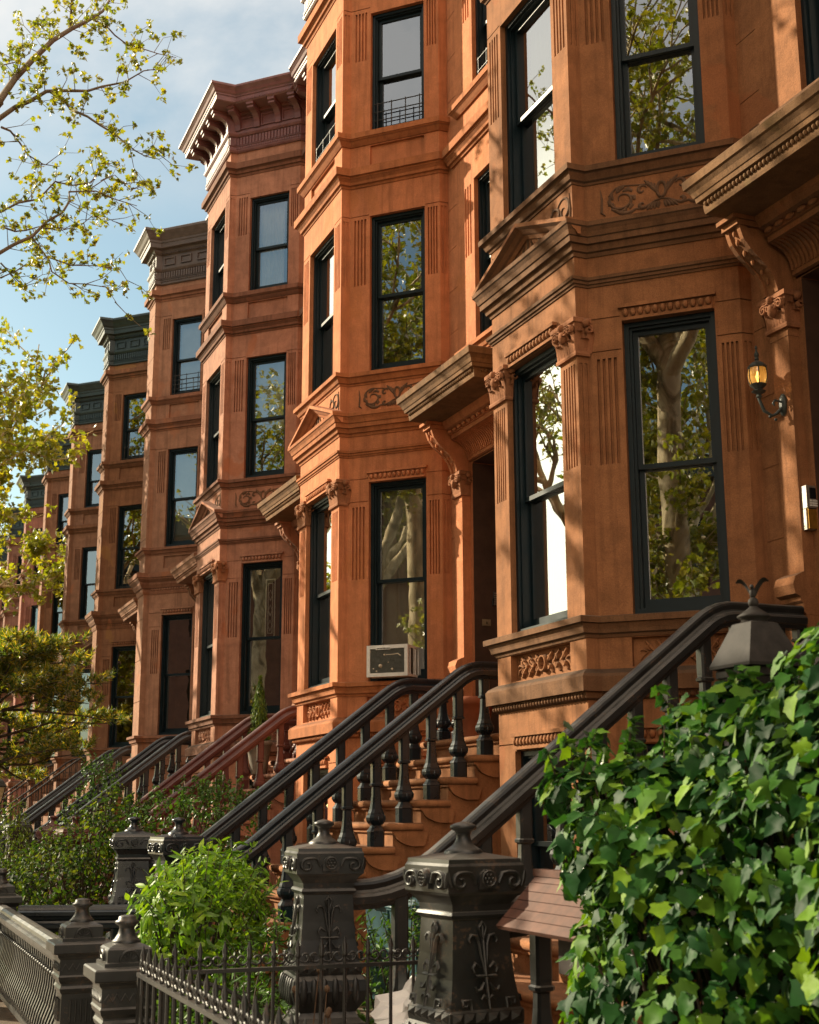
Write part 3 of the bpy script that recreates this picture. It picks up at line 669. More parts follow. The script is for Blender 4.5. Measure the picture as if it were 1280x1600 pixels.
def make_stoop(label, X0, stone_m, iron, group, F=1.117, thin=False, own=None):
    root = thing('stoop', label, 'stoop', (X0+2.27, -.6, GZ), group)
    O = X0
    class Q(MB): pass
    mb = MB()
    for k in range(11):
        z, y = step_zy(k); yb = F if k == 0 else step_zy(k-1)[1]+.03
        if k == 0: yb = F+.03
        # bullnosed tread with returned ends
        pr = [(-.02,z-.075),(.022,z-.073),(.036,z-.058),(.040,z-.038),(.036,z-.016),(.022,z-.003),(-.02,z)]
        path = [(O+SX0,yb),(O+SX0,y+.02),(O+SX1,y+.02),(O+SX1,yb)]
        mb.sweep(path, pr, True, True); mb.poly([(O+SX0+.01,y+.03,z-.001),(O+SX1-.01,y+.03,z-.001),(O+SX1-.01,yb,z-.001),(O+SX0+.01,yb,z-.001)])
        mb.sweep(path, [(-.02,z-.095),(.010,z-.095),(.014,z-.075),(-.02,z-.074)])
        zb = step_zy(k+1)[0] if k < 10 else GZ
        mb.poly([(O+SX0+.034,y+.035,zb-.01),(O+SX1-.034,y+.035,zb-.01),(O+SX1-.034,y+.035,z-.07),(O+SX0+.034,y+.035,z-.07)])
        if k:                                            # console under each tread end
            a = [(y+.02,z-.09)]+[(y+.05+.16*t*t, z-.09-.125*t**.6) for t in [i/6 for i in range(1,7)]]+[(y+.34,z-.215),(yb+.06,z-.09)]
            for x, d in ((O+SX1-.03,.045),(O+SX0-.015,.045)): mb.prism([(x,p,q) for p,q in a], (d,0,0))
    st = mb.build('steps', stone_m, root)
    prof = [(F+.02,GZ),(F+.02,ZL-.05)]
    for k in range(11):
        z, y = step_zy(k); prof += [(y+.036,z-.05),(y+.036,step_zy(k+1)[0]-.05 if k < 10 else GZ)]
    for x, s in ((O+SX1-.035,1),(O+SX0+.035,-1)):
        mb = MB(); mb.poly([(x,a,b) for a,b in prof])
        t = .012*s
        mb.stroke(lambda a,b,h: (x+s*h*.8,a,b), [(-1.55,GZ+.12),(.02,.12-.30),(.02,GZ+.12),(-1.5,GZ+.12)], .022, .02, 1)
        mb.stroke(lambda a,b,h: (x+s*h*.8,a,b), [(.18,GZ+.1),(.18,-.25)]+[(.55-.37*math.cos(PI*i/10), -.25+.37*math.sin(PI*i/10)) for i in range(11)]+[(.92,GZ+.1)], .022, .02, 1)
        mb.stroke(lambda a,b,h: (x+s*h*.8,a,b), [(.26,GZ+.1),(.26,-.25)]+[(.55-.29*math.cos(PI*i/10), -.25+.29*math.sin(PI*i/10)) for i in range(11)]+[(.84,GZ+.1)], .012, .012, 1)
        mb.build('side_wall', stone_m, root)
    for x in (O+SX0+.05, O+SX1-.05):
        if thin:
            mb = MB(); zf = lambda y: rail_z(y)+.0
            mb.tube([(x,y,rail_z(y)-.03) for y in [-2.55+3.5*i/20 for i in range(21)]], .026, 8); mb.tube([(x,y,rail_z(y)-.72) for y in [-2.5+2.9*i/20 for i in range(21)]], .018, 6)
            mb.build('handrail', IRONK, root)
            for i in range(24):
                y = -2.45+3.3*i/23; mb = MB(); mb.tube([(x,y,rail_z(y)-.04),(x,y,max(rail_z(y)-.95, GZ))], .011, 5); mb.build('baluster', IRONK, root)
            mb = MB(); mb.lathe([(.05,GZ),(.05,-.42),(.065,-.41),(.065,-.37),(.03,-.34),(.05,-.27),(.0,-.2)], (x,-2.62,0), 10); mb.build('newel_post', IRONK, root)
            continue
        handrail(root, x, iron, -2.50, F-.16, rail_z, .15 if x > O+2 else -.05)
        for k in range(1, 11):
            z, y = step_zy(k); yc = y+.155; baluster_mb(x, yc, z, rail_z(yc)-.17).build('baluster', iron, root)
        for yc in (.76, .95): baluster_mb(x, yc, ZL, rail_z(yc)-.17).build('baluster', iron, root)
        nx = (O+1.36) if x < O+2 else O+3.40
        nw = newel(root, 0, 0, iron); nw.location = (nx-root.location.x, -2.63-root.location.y, 1.6); nw.rotation_euler = (0,0,R(-6.5) if x < O+2 else R(6.4))
    return root

# ------------------------------------------------------------------ front fences
def fence_post(name, x, y, mat, label, group):
    root = thing(name, label, 'post', (x,y,GZ), group)
    z = lambda v: v
    mb = MB(); mb.lathe([(.155,GZ),(.155,GZ+.10),(.145,GZ+.12),(.112,GZ+.15),(.112,-1.02),(.120,-1.01),(.126,-.99),(.118,-.975),(.118,-.965),(.130,-.95),(.138,-.925),(.132,-.915),(.132,-.83),(.145,-.815),(.150,-.80)], (x,y,0), square=4)
    for a in range(4):
        A = a*PI/2
        fm = lambda r: (lambda s,t,h: (x+math.cos(A)*s+math.sin(A)*(r+h), y+math.sin(A)*s-math.cos(A)*(r+h), t))
        T = fm(.132); mb.stroke(T, [(-.12+.24*i/12, -.872+(.018 if i%2 else -.018)) for i in range(13)], .006, .008, 1)
        T = fm(.112)
        for i in range(5): mb.stroke(T, [(-.06+.03*i,-1.17),(-.06+.03*i,-1.05)], .008, .012, 1)
        mb.stroke(T, [(-.07,-1.55),(-.07,-1.33)]+[(-.07*math.cos(PI*i/8),-1.30+.07*math.sin(PI*i/8)) for i in range(9)]+[(.07,-1.33),(.07,-1.55)], .010, .012, 1)
        mb.stroke(T, spiral(0,-1.31,.04,.008,0,PI*3,14), .008, .010, .8)
    p = mb.build('post_shaft', mat, root)
    mb = MB(); mb.lathe([(.148,-.802),(.172,-.795),(.175,-.79),(.175,-.745),(.168,-.738),(.118,-.732)], (x,y,0), square=4)
    mb.lathe([(.122,-.734),(.122,-.715),(.108,-.712),(.108,-.655),(.098,-.645),(.070,-.632),(.045,-.625)], (x,y,0), square=4)
    for a in range(4):
        A = a*PI/2; T = lambda s,t,h: (x+math.cos(A)*s+math.sin(A)*(.108+h), y+math.sin(A)*s-math.cos(A)*(.108+h), t)
        mb.stroke(T, [(.048*math.cos(PI*i/10), -.708+.05*math.sin(PI*i/10)) for i in range(11)], .007, .014, 1)
        for i in range(1,6): mb.stroke(T, [(.012*math.cos(PI*i/6), -.706+.012*math.sin(PI*i/6)),(.038*math.cos(PI*i/6), -.706+.038*math.sin(PI*i/6))], .005, .010, 1)
    mb.build('post_cap', mat, root)
    mb = MB(); mb.lathe([(.070,-.634),(.072,-.622),(.06,-.612),(.045,-.59),(.038,-.565),(.040,-.55),(.058,-.54),(.060,-.528),(.045,-.522),(.043,-.508),(.034,-.502),(.0,-.498)], (x,y,0), 16); mb.build('finial', mat, root)
    return root
def rail_fence(name, label, x0, y0, x1, y1, mat, group, spacing=.105, heavy=False):
    root = thing(name, label, 'fence', ((x0+x1)/2,(y0+y1)/2,GZ), group); M, l = frame((x0,y0),(x1,y1)); T = -.80
    prof = [(-.055,-.12),(.055,-.12),(.062,-.10),(.085,-.085),(.088,-.055),(.07,-.045),(.05,-.04),(.046,-.02),(.03,-.004),(0,0),(-.03,-.004),(-.046,-.02),(-.05,-.04),(-.07,-.045),(-.088,-.055),(-.085,-.085),(-.062,-.10)]
    mb = MB(); rows = [[M(u, T+b, a) for a,b in prof] for u in (0,l)]; mb.grid(rows, True, False); mb.poly(rows[0]); mb.poly(rows[1][::-1]); mb.build('top_rail', mat, root)
    if heavy:
        mb = MB(); rows = [[M(u, T-.115+b*.9, a*.8) for a,b in prof] for u in (0,l)]; mb.grid(rows, True, False); mb.build('lower_rail', mat, root)
        n = max(2, int(l/.34))
        for i in range(n):
            u = l*(i+.5)/n; mb = MB(); c = M(u,0,0); mb.lathe([(.09,GZ),(.09,GZ+.2),(.06,GZ+.26),(.085,GZ+.36),(.075,GZ+.42),(.05,GZ+.5),(.06,T-.2)], c, square=.25); mb.build('baluster', mat, root)
        return root
    mb = MB(); mb.fbox(M, 0, l, GZ+.08, GZ+.12, -.03, .03); mb.build('lower_rail', mat, root)
    mb = MB(); mb.tube([M(0,-1.02,-.02),M(l,-1.02,-.02)], .009, 6)
    n = int(l/spacing)
    for i in range(n): mb.bead(M(l*(i+.5)/n, -1.02, -.02), .02, 6, 4)
    mb.build('bead_rail', mat, root)
    for i in range(n):
        u = l*(i+.5)/n; mb = MB(); b = [(T-.11,.0),(-1.02,.0),(-1.12,-.005),(-1.22,-.025),(-1.30,-.055),(-1.37,-.07),(-1.43,-.055),(GZ+.11,.0)]
        rows = [[M(u-.017,z,d-.01),M(u+.017,z,d-.01),M(u+.017,z,d+.01),M(u-.017,z,d+.01)] for z,d in b]; mb.grid(rows, True, False); mb.build('baluster', mat, root)
    return root
def iron_panel(root, x0, y0, x1, y1, T=-.75, n=None, brace=False):
    M, l = frame((x0,y0),(x1,y1)); n = n or int(l/.135)
    mb = MB(); mb.fbox(M, 0, l, T-.012, T+.006, -.016, .016); mb.fbox(M, 0, l, GZ+.10, GZ+.125, -.014, .014); mb.fbox(M, 0, .02, GZ+.02, T-.013, -.012, .012); mb.fbox(M, l-.02, l, GZ+.02, T-.013, -.012, .012)
    if brace:
        mb.tube([M(.02+.0*l, T-.04, .0)]+[M(l*(.02+.42*t), T-.04-.02*t-.30*t**3, .0) for t in [i/8 for i in range(1,9)]], .012, 6)
    mb.build('fence_rail', IRONK, root)
    for i in range(n):
        u = l*(i+.5)/n; mb = MB(); mb.tube([M(u,GZ+.03,0),M(u,T+.05,0)], .0095, 6)
        mb.lathe([(.009,T+.04),(.016,T+.05),(.010,T+.062),(.014,T+.09),(.001,T+.135)], (*M(u,0,0)[:2],0), 8)
        for s in (-1,1): mb.tube([M(u+s*a,T+.018+b,0) for a,b in [(.004,.0)]+[(p,q) for p,q in spiral(.036,.028,.030,.012,-PI*.85,PI*.9,10)]], .0055, 5)
        mb.build('picket', IRONK, root)

# ------------------------------------------------------------------ foliage
IVY = [(0,0),(.20,-.09),(.40,.0),(.35,.18),(.50,.40),(.31,.54),(.19,.76),(0,1.0)]
LANCE = [(0,0),(.10,.18),(.15,.42),(.11,.70),(0,1.0)]
PLANE = [(0,0),(.30,-.06),(.46,.10),(.34,.24),(.58,.50),(.30,.52),(.20,.74),(0,1.0)]
OVAL = [(0,0),(.26,.25),(.30,.55),(.16,.85),(0,1)]
DIAM = [(0,0),(.34,.45),(0,1)]
def add_leaf(mb, p, n, d, size, shape, fold=.25, droop=.15):
    n = n.normalized(); d = (d-n*d.dot(n))
    if d.length < 1e-4: d = n.orthogonal()
    d.normalize(); s = d.cross(n)
    if FINE: return fine_leaf(mb, p, n, d, s, size, shape, fold, droop)
    k = len(shape); pts = [p+d*(b*size)+s*(a*size)+n*(fold*a*size-droop*b*b*size) for a,b in shape]
    pts += [p+d*(b*size)-s*(a*size)+n*(fold*a*size-droop*b*b*size) for a,b in shape[1:-1]][::-1]
    i0 = len(mb.v); mb.v += [tuple(q) for q in pts]
    mb.f.append(tuple(range(i0, i0+k))); mb.f.append((i0,)+tuple(range(i0+k-1, i0+len(pts)))); mb.sm += [False, False]
FINE = False
def fine_leaf(mb, p, n, d, s, size, shape, fold, droop):
    k = len(shape); i0 = len(mb.v); c = fold*2.2
    for a, b in shape:
        for q in (-1, -.5, 0, .5, 1):
            aa = a*q; h = fold*abs(aa)-c*aa*aa*.6-droop*b*b+.02*math.sin(9*b+4*aa)
            mb.v.append(tuple(p+d*((b if abs(q) > .9 else b*.96+.02)*size)+s*(aa*size)+n*(h*size)))
    for j in range(k-1):
        for q in range(4): mb.f.append((i0+j*5+q, i0+j*5+q+1, i0+j*5+q+6, i0+j*5+q+5)); mb.sm.append(True)
def rv(rnd): 
    while True:
        v = Vector((rnd.uniform(-1,1), rnd.uniform(-1,1), rnd.uniform(-1,1)))
        if .05 < v.length < 1: return v.normalized()
def blob_leaves(mb, ells, n, size, shape, rnd, inner=.25, down=.8, up=.35, jit=.5, zmin=GZ+.02, sz=.35):
    tot = sum(e[3]*e[4]+e[4]*e[5]+e[3]*e[5] for e in ells)
    for e in ells:
        m = int(n*(e[3]*e[4]+e[4]*e[5]+e[3]*e[5])/tot); c = Vector(e[:3]); r = Vector(e[3:6])
        for _ in range(m):
            u = rv(rnd); rr = 1-inner*rnd.random()**1.6+.06*rnd.random()
            p = c+Vector((u.x*r.x, u.y*r.y, u.z*r.z))*rr
            if p.z < zmin: continue
            if any(f is not e and sum(((p[i]-f[i])/f[3+i])**2 for i in range(3)) < .55 for f in ells): continue
            nn = Vector((u.x/r.x, u.y/r.y, u.z/r.z)).normalized()+Vector((0,0,up))+rv(rnd)*jit
            dd = Vector((0,0,-down))+rv(rnd)*.75+nn*.15
            add_leaf(mb, p, nn, dd, size*(1-sz+2*sz*rnd.random()), shape, rnd.uniform(-.1,.45), rnd.uniform(-.25,.5))
def shrub(name, label, cat, ells, n, size, shape, mat, seed, group=None, tall=None, stemmat=None, sprigs=0, **kw):
    rnd = random.Random(seed); x, y = ells[0][0], ells[0][1]
    root = thing(name, label, cat, (x,y,GZ), group); mb = MB()
    blob_leaves(mb, ells, n, size, shape, rnd, **kw)
    st = MB()
    for e in ells:
        c = Vector(e[:3])
        for k in range(12):
            u = rv(rnd); q = c+Vector((u.x*e[3],u.y*e[4],abs(u.z)*e[5]))*.92
            st.tube([(x+rnd.uniform(-.08,.08),y+rnd.uniform(-.08,.08),GZ),tuple(Vector((x,y,GZ)).lerp(q,.5)+rv(rnd)*.06),tuple(q)], [.012,.009,.004], 5)
    for k in range(sprigs):                                # upright leafy shoots that break the outline
        e = ells[rnd.randrange(len(ells))]; u = rv(rnd); u.z = abs(u.z)*.8+.2; u.normalize()
        b = Vector(e[:3])+Vector((u.x*e[3],u.y*e[4],u.z*e[5]))*.93; d = (u+Vector((0,0,.9))+rv(rnd)*.35).normalized(); l = rnd.uniform(.08,.22)
        st.tube([tuple(b),tuple(b+d*l)], [.004,.002], 4)
        for j in range(int(l/size*4.5)+3):
            t = rnd.random(); a = rv(rnd); add_leaf(mb, b+d*l*t, (a+d).normalized(), d*.9+a*.9, size*rnd.uniform(.55,.95), shape, .25, .2)
    st.build('branches', stemmat or BARKD, root); mb.build('foliage', mat, root)
    return root
BARKD = simple('bark_dark', (.05,.035,.022), .85, .4, 14)
def bark_plane():
    m, t = nt('bark_plane'); g = N(t,'ShaderNodeNewGeometry'); P = g.outputs['Position']
    w = vmul(t, P, (1,1,.55)); n = noise(t, w, 5, 4, .6, .5); n2 = noise(t, w, 2.2, 5, .6, .8)
    col = ramp(t, n2, [(.34,(.13,.10,.05)),(.44,(.34,.27,.15)),(.52,(.62,.52,.33)),(.66,(.48,.38,.22)),(.8,(.2,.15,.08))])
    col = mixc(t, col, ramp(t, n, [(.3,.55),(.6,1.15)]), .6, 'MULTIPLY'); finish(t, col, .85, n, .4, .02, .2); return m
BARKP = bark_plane()
LF_IVY = leafmat('ivy_leaf', [(.008,.042,.012),(.014,.070,.016),(.026,.105,.018),(.055,.165,.02),(.09,.21,.02),(.20,.35,.02)], .44, .02, .5)
LF_SHRUB = leafmat('shrub_leaf', [(.06,.16,.012),(.13,.28,.015),(.20,.38,.018),(.30,.46,.025)], .45, .2, .45)
LF_ROSE = leafmat('rose_leaf', [(.016,.050,.008),(.036,.090,.012),(.08,.15,.014),(.20,.24,.02)], .48, .05, .6)
LF_COVER = leafmat('cover_leaf', [(.03,.09,.012),(.06,.16,.016),(.10,.22,.02)], .35, .2)
LF_PLANE = leafmat('plane_leaf', [(.13,.19,.02),(.24,.29,.025),(.40,.37,.03),(.16,.22,.02)], .62, .15)
LF_FAR = leafmat('far_leaf', [(.19,.25,.02),(.30,.34,.03),(.44,.40,.04),(.15,.20,.02)], .58, .1)
LF_PINE = leafmat('pine_needle', [(.05,.11,.025),(.10,.18,.03),(.26,.29,.04),(.72,.52,.08)], .6, .05, .6)
LF_CYP = leafmat('cypress_leaf', [(.04,.09,.015),(.10,.17,.02),(.17,.23,.03)], .3, .1)

def grow(rnd, tw, tips, p, d, l, r, lev, spread, minr=.006, up=.12):
    q = p; pts = [tuple(p)]; rad = [r]; n = 5; cur = d.copy()
    for i in range(n):
        cur = (cur+rv(rnd)*.22+Vector((0,0,up*.5))).normalized(); q = q+cur*(l/n); pts.append(tuple(q)); rad.append(r*(1-.45*(i+1)/n))
        if lev <= 1: tips.append((q.copy(), cur.copy()))
    tw.tube(pts, rad, 8 if r > .05 else 5 if r > .012 else 4)
    if lev == 0: return
    for k in range(3 if lev > 1 else 4):
        t = rnd.uniform(.45,1); b = Vector(pts[0]).lerp(q, t) if k else q
        if k: j = min(int(t*n), n-1); b = Vector(pts[j]).lerp(Vector(pts[j+1]), t*n-j)
        nd = (cur+rv(rnd)*spread).normalized()
        grow(rnd, tw, tips, b, nd, l*rnd.uniform(.58,.78), r*rnd.uniform(.42,.58), lev-1, spread, minr, up)
def clusters(rnd, mb, tips, per, size, shape, spread=.12):
    for p, d in tips:
        c = p+rv(rnd)*spread*.6
        for k in range(rnd.randint(max(1,per//2), per)):
            add_leaf(mb, c+rv(rnd)*spread*rnd.random(), rv(rnd)+Vector((0,0,.5)), rv(rnd)+Vector((0,0,-.3)), size*rnd.uniform(.6,1.2), shape, .2, .15)
def street_tree(label, x, y, seed, leafmat_, height=4.2, r0=.27, per=5, leaf=.13, lean=(0,0), first=2.4, group='plane trees along the kerb', lev=4, spread=.85, shape=PLANE, sub=1.0, shoots=0, cl=.2):
    rnd = random.Random(seed); root = thing('street_tree', label, 'tree', (x,y,GZ), group)
    tw = MB(); tips = []
    pts = []; rad = []
    for i in range(9):
        t = i/8; pts.append((x+lean[0]*t+.06*math.sin(i*1.3+seed), y+lean[1]*t+.06*math.cos(i*1.7+seed), GZ+height*t)); rad.append(r0*(1.35-.5*min(t*5,1))*(1-.25*t))
    tw.tube(pts, rad, 12); top = Vector(pts[-1])
    for k in range(5):
        a = 2*PI*k/5+rnd.uniform(-.3,.3); dd = Vector((math.cos(a)*.75+lean[0]*.12, math.sin(a)*.75+lean[1]*.12, .85)).normalized()
        grow(rnd, tw, tips, top-Vector((0,0,rnd.uniform(0,.7))), dd, first*rnd.uniform(.9,1.25), r0*.5, lev-1, spread)
    for k in range(shoots):
        b = Vector(pts[rnd.randrange(3,9)]); d = (rv(rnd)+Vector((0,0,.4))).normalized(); grow(rnd, tw, tips, b, d, rnd.uniform(.5,1.1), .02, 1, .9)
    tw.build('trunk', BARKP, root); mb = MB()
    if sub < 1: tips = [q for q in tips if rnd.random() < sub]
    clusters(rnd, mb, tips, per, leaf, shape, cl); mb.build('crown', leafmat_, root); return root
BR = [
 ([(-5.5, -4.35, 8.0), (-5.69, -4.19, 8.41), (-5.88, -3.97, 8.82), (-6.06, -3.76, 9.23), (-6.25, -3.5, 9.58), (-6.44, -3.35, 9.81), (-6.62, -3.18, 10.02), (-6.81, -3.05, 10.25), (-7.0, -2.96, 10.57)],0.055,0.02),
 ([(-6.4, -3.52, 9.66), (-6.3, -3.51, 9.8), (-6.2, -3.55, 10.0)],0.025,0.012),
 ([(-6.9, -3.13, 10.16), (-7.05, -2.98, 10.2), (-7.2, -2.82, 10.18), (-7.35, -2.64, 10.18), (-7.5, -2.38, 10.27), (-7.65, -2.15, 10.32), (-7.8, -1.87, 10.43)],0.018,0.006),
 ([(-5.2, -4.38, 7.6), (-5.24, -4.2, 7.83), (-5.29, -4.02, 7.96), (-5.33, -3.84, 8.13), (-5.38, -3.65, 8.23), (-5.42, -3.39, 8.29), (-5.47, -3.2, 8.43), (-5.51, -2.94, 8.56), (-5.56, -2.71, 8.79), (-5.6, -2.57, 8.86)],0.04,0.006),
 ([(-5.3, -3.8, 8.11), (-5.22, -3.65, 8.0), (-5.14, -3.58, 7.86), (-5.07, -3.42, 7.77), (-4.99, -3.27, 7.66), (-4.91, -3.14, 7.54), (-4.83, -3.01, 7.42), (-4.76, -2.91, 7.3), (-4.68, -2.82, 7.21), (-4.6, -2.67, 7.24)],0.025,0.006),
 ([(-6.0, -4.29, 7.93), (-6.12, -4.15, 7.97), (-6.24, -4.02, 7.89), (-6.36, -3.91, 7.81), (-6.48, -3.73, 7.79), (-6.6, -3.57, 7.86)],0.02,0.006),
 ([(-7.0, -4.16, 7.29), (-7.09, -3.93, 7.53), (-7.17, -3.69, 7.64), (-7.26, -3.48, 7.95), (-7.34, -3.26, 8.0), (-7.43, -3.01, 8.12), (-7.51, -2.82, 8.44), (-7.6, -2.68, 8.54)],0.022,0.005),
 ([(-6.5, -4.19, 6.53), (-6.6, -3.99, 6.73), (-6.7, -3.79, 6.93), (-6.8, -3.6, 7.2), (-6.9, -3.42, 7.4), (-7.0, -3.32, 7.63), (-7.1, -3.32, 7.78), (-7.2, -2.97, 7.88), (-7.3, -2.7, 7.87), (-7.4, -2.4, 7.87)],0.035,0.006),
 ([(-7.1, -3.32, 7.78), (-7.22, -3.09, 7.9), (-7.34, -2.87, 8.15), (-7.46, -2.69, 8.29), (-7.58, -2.48, 8.18), (-7.7, -2.23, 8.33)],0.012,0.005),
 ([(-6.8, -3.79, 6.96), (-6.69, -3.67, 6.75), (-6.57, -3.59, 6.57), (-6.46, -3.54, 6.4), (-6.34, -3.35, 6.23), (-6.23, -3.19, 6.21), (-6.11, -2.95, 6.15), (-6.0, -2.83, 5.91)],0.018,0.005),
 ([(-6.7, -3.6, 6.69), (-6.83, -3.27, 6.68), (-6.95, -2.96, 6.75), (-7.08, -2.63, 6.79), (-7.2, -2.48, 6.69)],0.012,0.005),
 ([(-6.9, -4.15, 7.08), (-7.03, -3.97, 7.1), (-7.16, -3.81, 7.18), (-7.29, -3.66, 7.32), (-7.41, -3.37, 7.37), (-7.54, -3.12, 7.53), (-7.67, -2.89, 7.8), (-7.8, -2.51, 7.75)],0.016,0.005),
 ([(-7.0, -4.12, 6.65), (-7.07, -3.99, 6.54), (-7.13, -3.86, 6.46), (-7.2, -3.77, 6.43)],0.014,0.006),
 ([(-7.0, -4.28, 9.31), (-7.08, -4.1, 9.43), (-7.15, -3.93, 9.65), (-7.22, -3.85, 10.02), (-7.3, -3.82, 10.32)],0.012,0.005),
]

# ------------------------------------------------------------------ the setting
ASPH = simple('asphalt', (.10,.095,.09), .9, .3, 20); CONC = simple('concrete', (.36,.32,.27), .9, .2, 6); SOIL = simple('soil', (.09,.06,.035), .95, .4, 9)
def sheet(name, x0, y0, x1, y1, z, mat):
    mb = MB(); mb.poly([(x0,y0,z),(x1,y0,z),(x1,y1,z),(x0,y1,z)]); return structure(mb.build(name, mat))
sheet('ground', -900, -900, 900, 900, GZ-.16, SOIL)
sheet('road', -400, -18, 300, -7.05, GZ-.15, ASPH)
def slab(name, y0, y1, mat, z=GZ):
    mb = MB(); mb.box(-400, y0, GZ-.158, 300, y1, z); return structure(mb.build(name, mat))
slab('sidewalk', -6.9, -4.2, CONC); slab('kerb', -7.04, -6.904, simple('kerb_stone', (.28,.27,.26), .8)); slab('far_sidewalk', -23, -18.01, CONC)
slab('front_yard', -4.196, 1.5, SOIL, GZ-.004)

# ------------------------------------------------------------------ houses
WHITEP = simple('panel_white', (.75,.75,.68), .5)
rootA, winA, PA, FA = make_house('A')
rootB, winB, PB, FB = make_house('B')
XS = {0:6, 1:0, 2:-6, 3:-11.97, 4:-18.33, 5:-24.18, 6:-30.02, 7:-36.05, 8:-42.1, 9:-48.1, 10:-54.1}
LAB = {0:'tan brownstone row house right of the one with the wall lantern, beyond the picture edge', 1:'tan brownstone row house with a lit wall lantern beside its doorway', 2:'orange brownstone row house with an air conditioner in its bay window',
 3:'red brownstone row house with a bracketed plum roof cornice', 4:'rosy brownstone row house with a taupe roof cornice, just beyond the plum cornice',
 5:'brownstone row house with a dark green cornice, next beyond the taupe cornice', 6:'brownstone row house, second of the green corniced houses, its lower floors behind the pine',
 7:'small distant brownstone row house with a dark cornice next to the yellow green tree', 8:'pinkish brownstone row house mostly behind the yellow green tree',
 9:'far pale brownstone house at the left edge behind the tree leaves', 10:'farthest brownstone house, only a sliver at the left edge'}
houses = {}
for h in XS:
    proto = rootA if h <= 3 else rootB
    remap = {'stone': ST.get(h, ST[9]) if h else ST[1], 'stone_trim': TR.get(h, TR[5]), 'cornice_paint': CORNS.get(h, CORNS[5] if h > 4 else CORNS[1])}
    o = copy_tree(proto, None, remap); o.location = (XS[h], 0, GZ); o['label'] = LAB[h]; o['group'] = 'brownstone row houses'; houses[h] = o
def zap(o):
    for c in list(o.children): zap(c)
    bpy.data.objects.remove(o)
def find_win(h, key):
    src = (winA if h <= 3 else winB)[key].data
    return next(c for c in houses[h].children if c.type == 'MESH' and c.data == src)
curtain(find_win(3,'cant3'), CURT, (0,.72,0,1), 6); curtain(find_win(3,'cant2'), CURT, (0,1,.42,1), 0, 'window_shade', .32)
curtain(find_win(3,'front3'), CURT, (.0,1,0,1), 6); curtain(find_win(3,'front2'), CURT, (0,1,0,1), 6)
curtain(find_win(2,'cant1'), BLIND, (0,1,.0,1), 5); curtain(find_win(2,'front1'), CURT, (0,1,0,1), 7); curtain(find_win(2,'front2'), CURT, (0,.6,0,1), 5)
curtain(find_win(2,'front3'), BLIND, (0,1,.5,1), 0, 'window_shade'); curtain(find_win(1,'front1'), CURT, (0,.45,0,1), 4); curtain(find_win(1,'front2'), CURT, (0,.5,0,1), 4); curtain(find_win(1,'front3'), CURT, (0,.5,0,1), 4)
curtain(find_win(2,'fac2'), CURT, (0,1,0,1), 6); curtain(find_win(2,'fac3'), CURT, (0,1,0,1), 6)
curtain(find_win(4,'cant2'), BLIND, (0,1,0,1), 0, 'window_shade'); curtain(find_win(4,'cant3'), BLIND, (0,1,0,1), 0, 'window_shade'); curtain(find_win(3,'front1'), CURT, (0,1,0,1), 6)
def guard(fr, h, nv, nh, name='window_guard'):
    p0x,p0y,p1x,p1y,a,b,c,d = fr['_w']; M, _ = frame((p0x,p0y),(p1x,p1y)); mb = MB(); z0 = c+.05
    for i in range(nh+1): mb.tube([M(a+.03, z0+h*i/nh, .05), M(b-.03, z0+h*i/nh, .05)], .008, 5)
    for i in range(nv): mb.tube([M(a+.08+(b-a-.16)*i/(nv-1), z0-.02, .05), M(a+.08+(b-a-.16)*i/(nv-1), z0+h+.02, .05)], .008, 5)
    mb.build(name, IRONK, fr, (0,0,0))
guard(find_win(2,'cant3'), .36, 4, 3); guard(find_win(4,'cant3'), .40, 3, 4); guard(find_win(5,'cant3'), .30, 6, 1); guard(find_win(5,'cant2'), .30, 6, 1); guard(find_win(2,'fac3'), .34, 5, 2); guard(find_win(2,'front3'), .34, 4, 2)
fr = find_win(3,'cant1'); M, _ = frame(tuple(fr['_w'])[0:2], tuple(fr['_w'])[2:4]); mb = MB(); ring(mb, M, .60, .78, 2.75, 3.72, .018, .26, .27); ring(mb, M, .645, .735, 2.82, 3.65, .010, .26, .27)
for z in (2.95,3.2,3.45): mb.tube([M(.69,z-.09,.265),M(.725,z,.265),M(.69,z+.09,.265),M(.655,z,.265),M(.69,z-.09,.265)], .005, 4)
mb.build('leaded_panel', WHITEP, fr, (0,0,0))
zap(rootA); zap(rootB)
for o in bpy.data.objects:
    if '_w' in o: del o['_w']

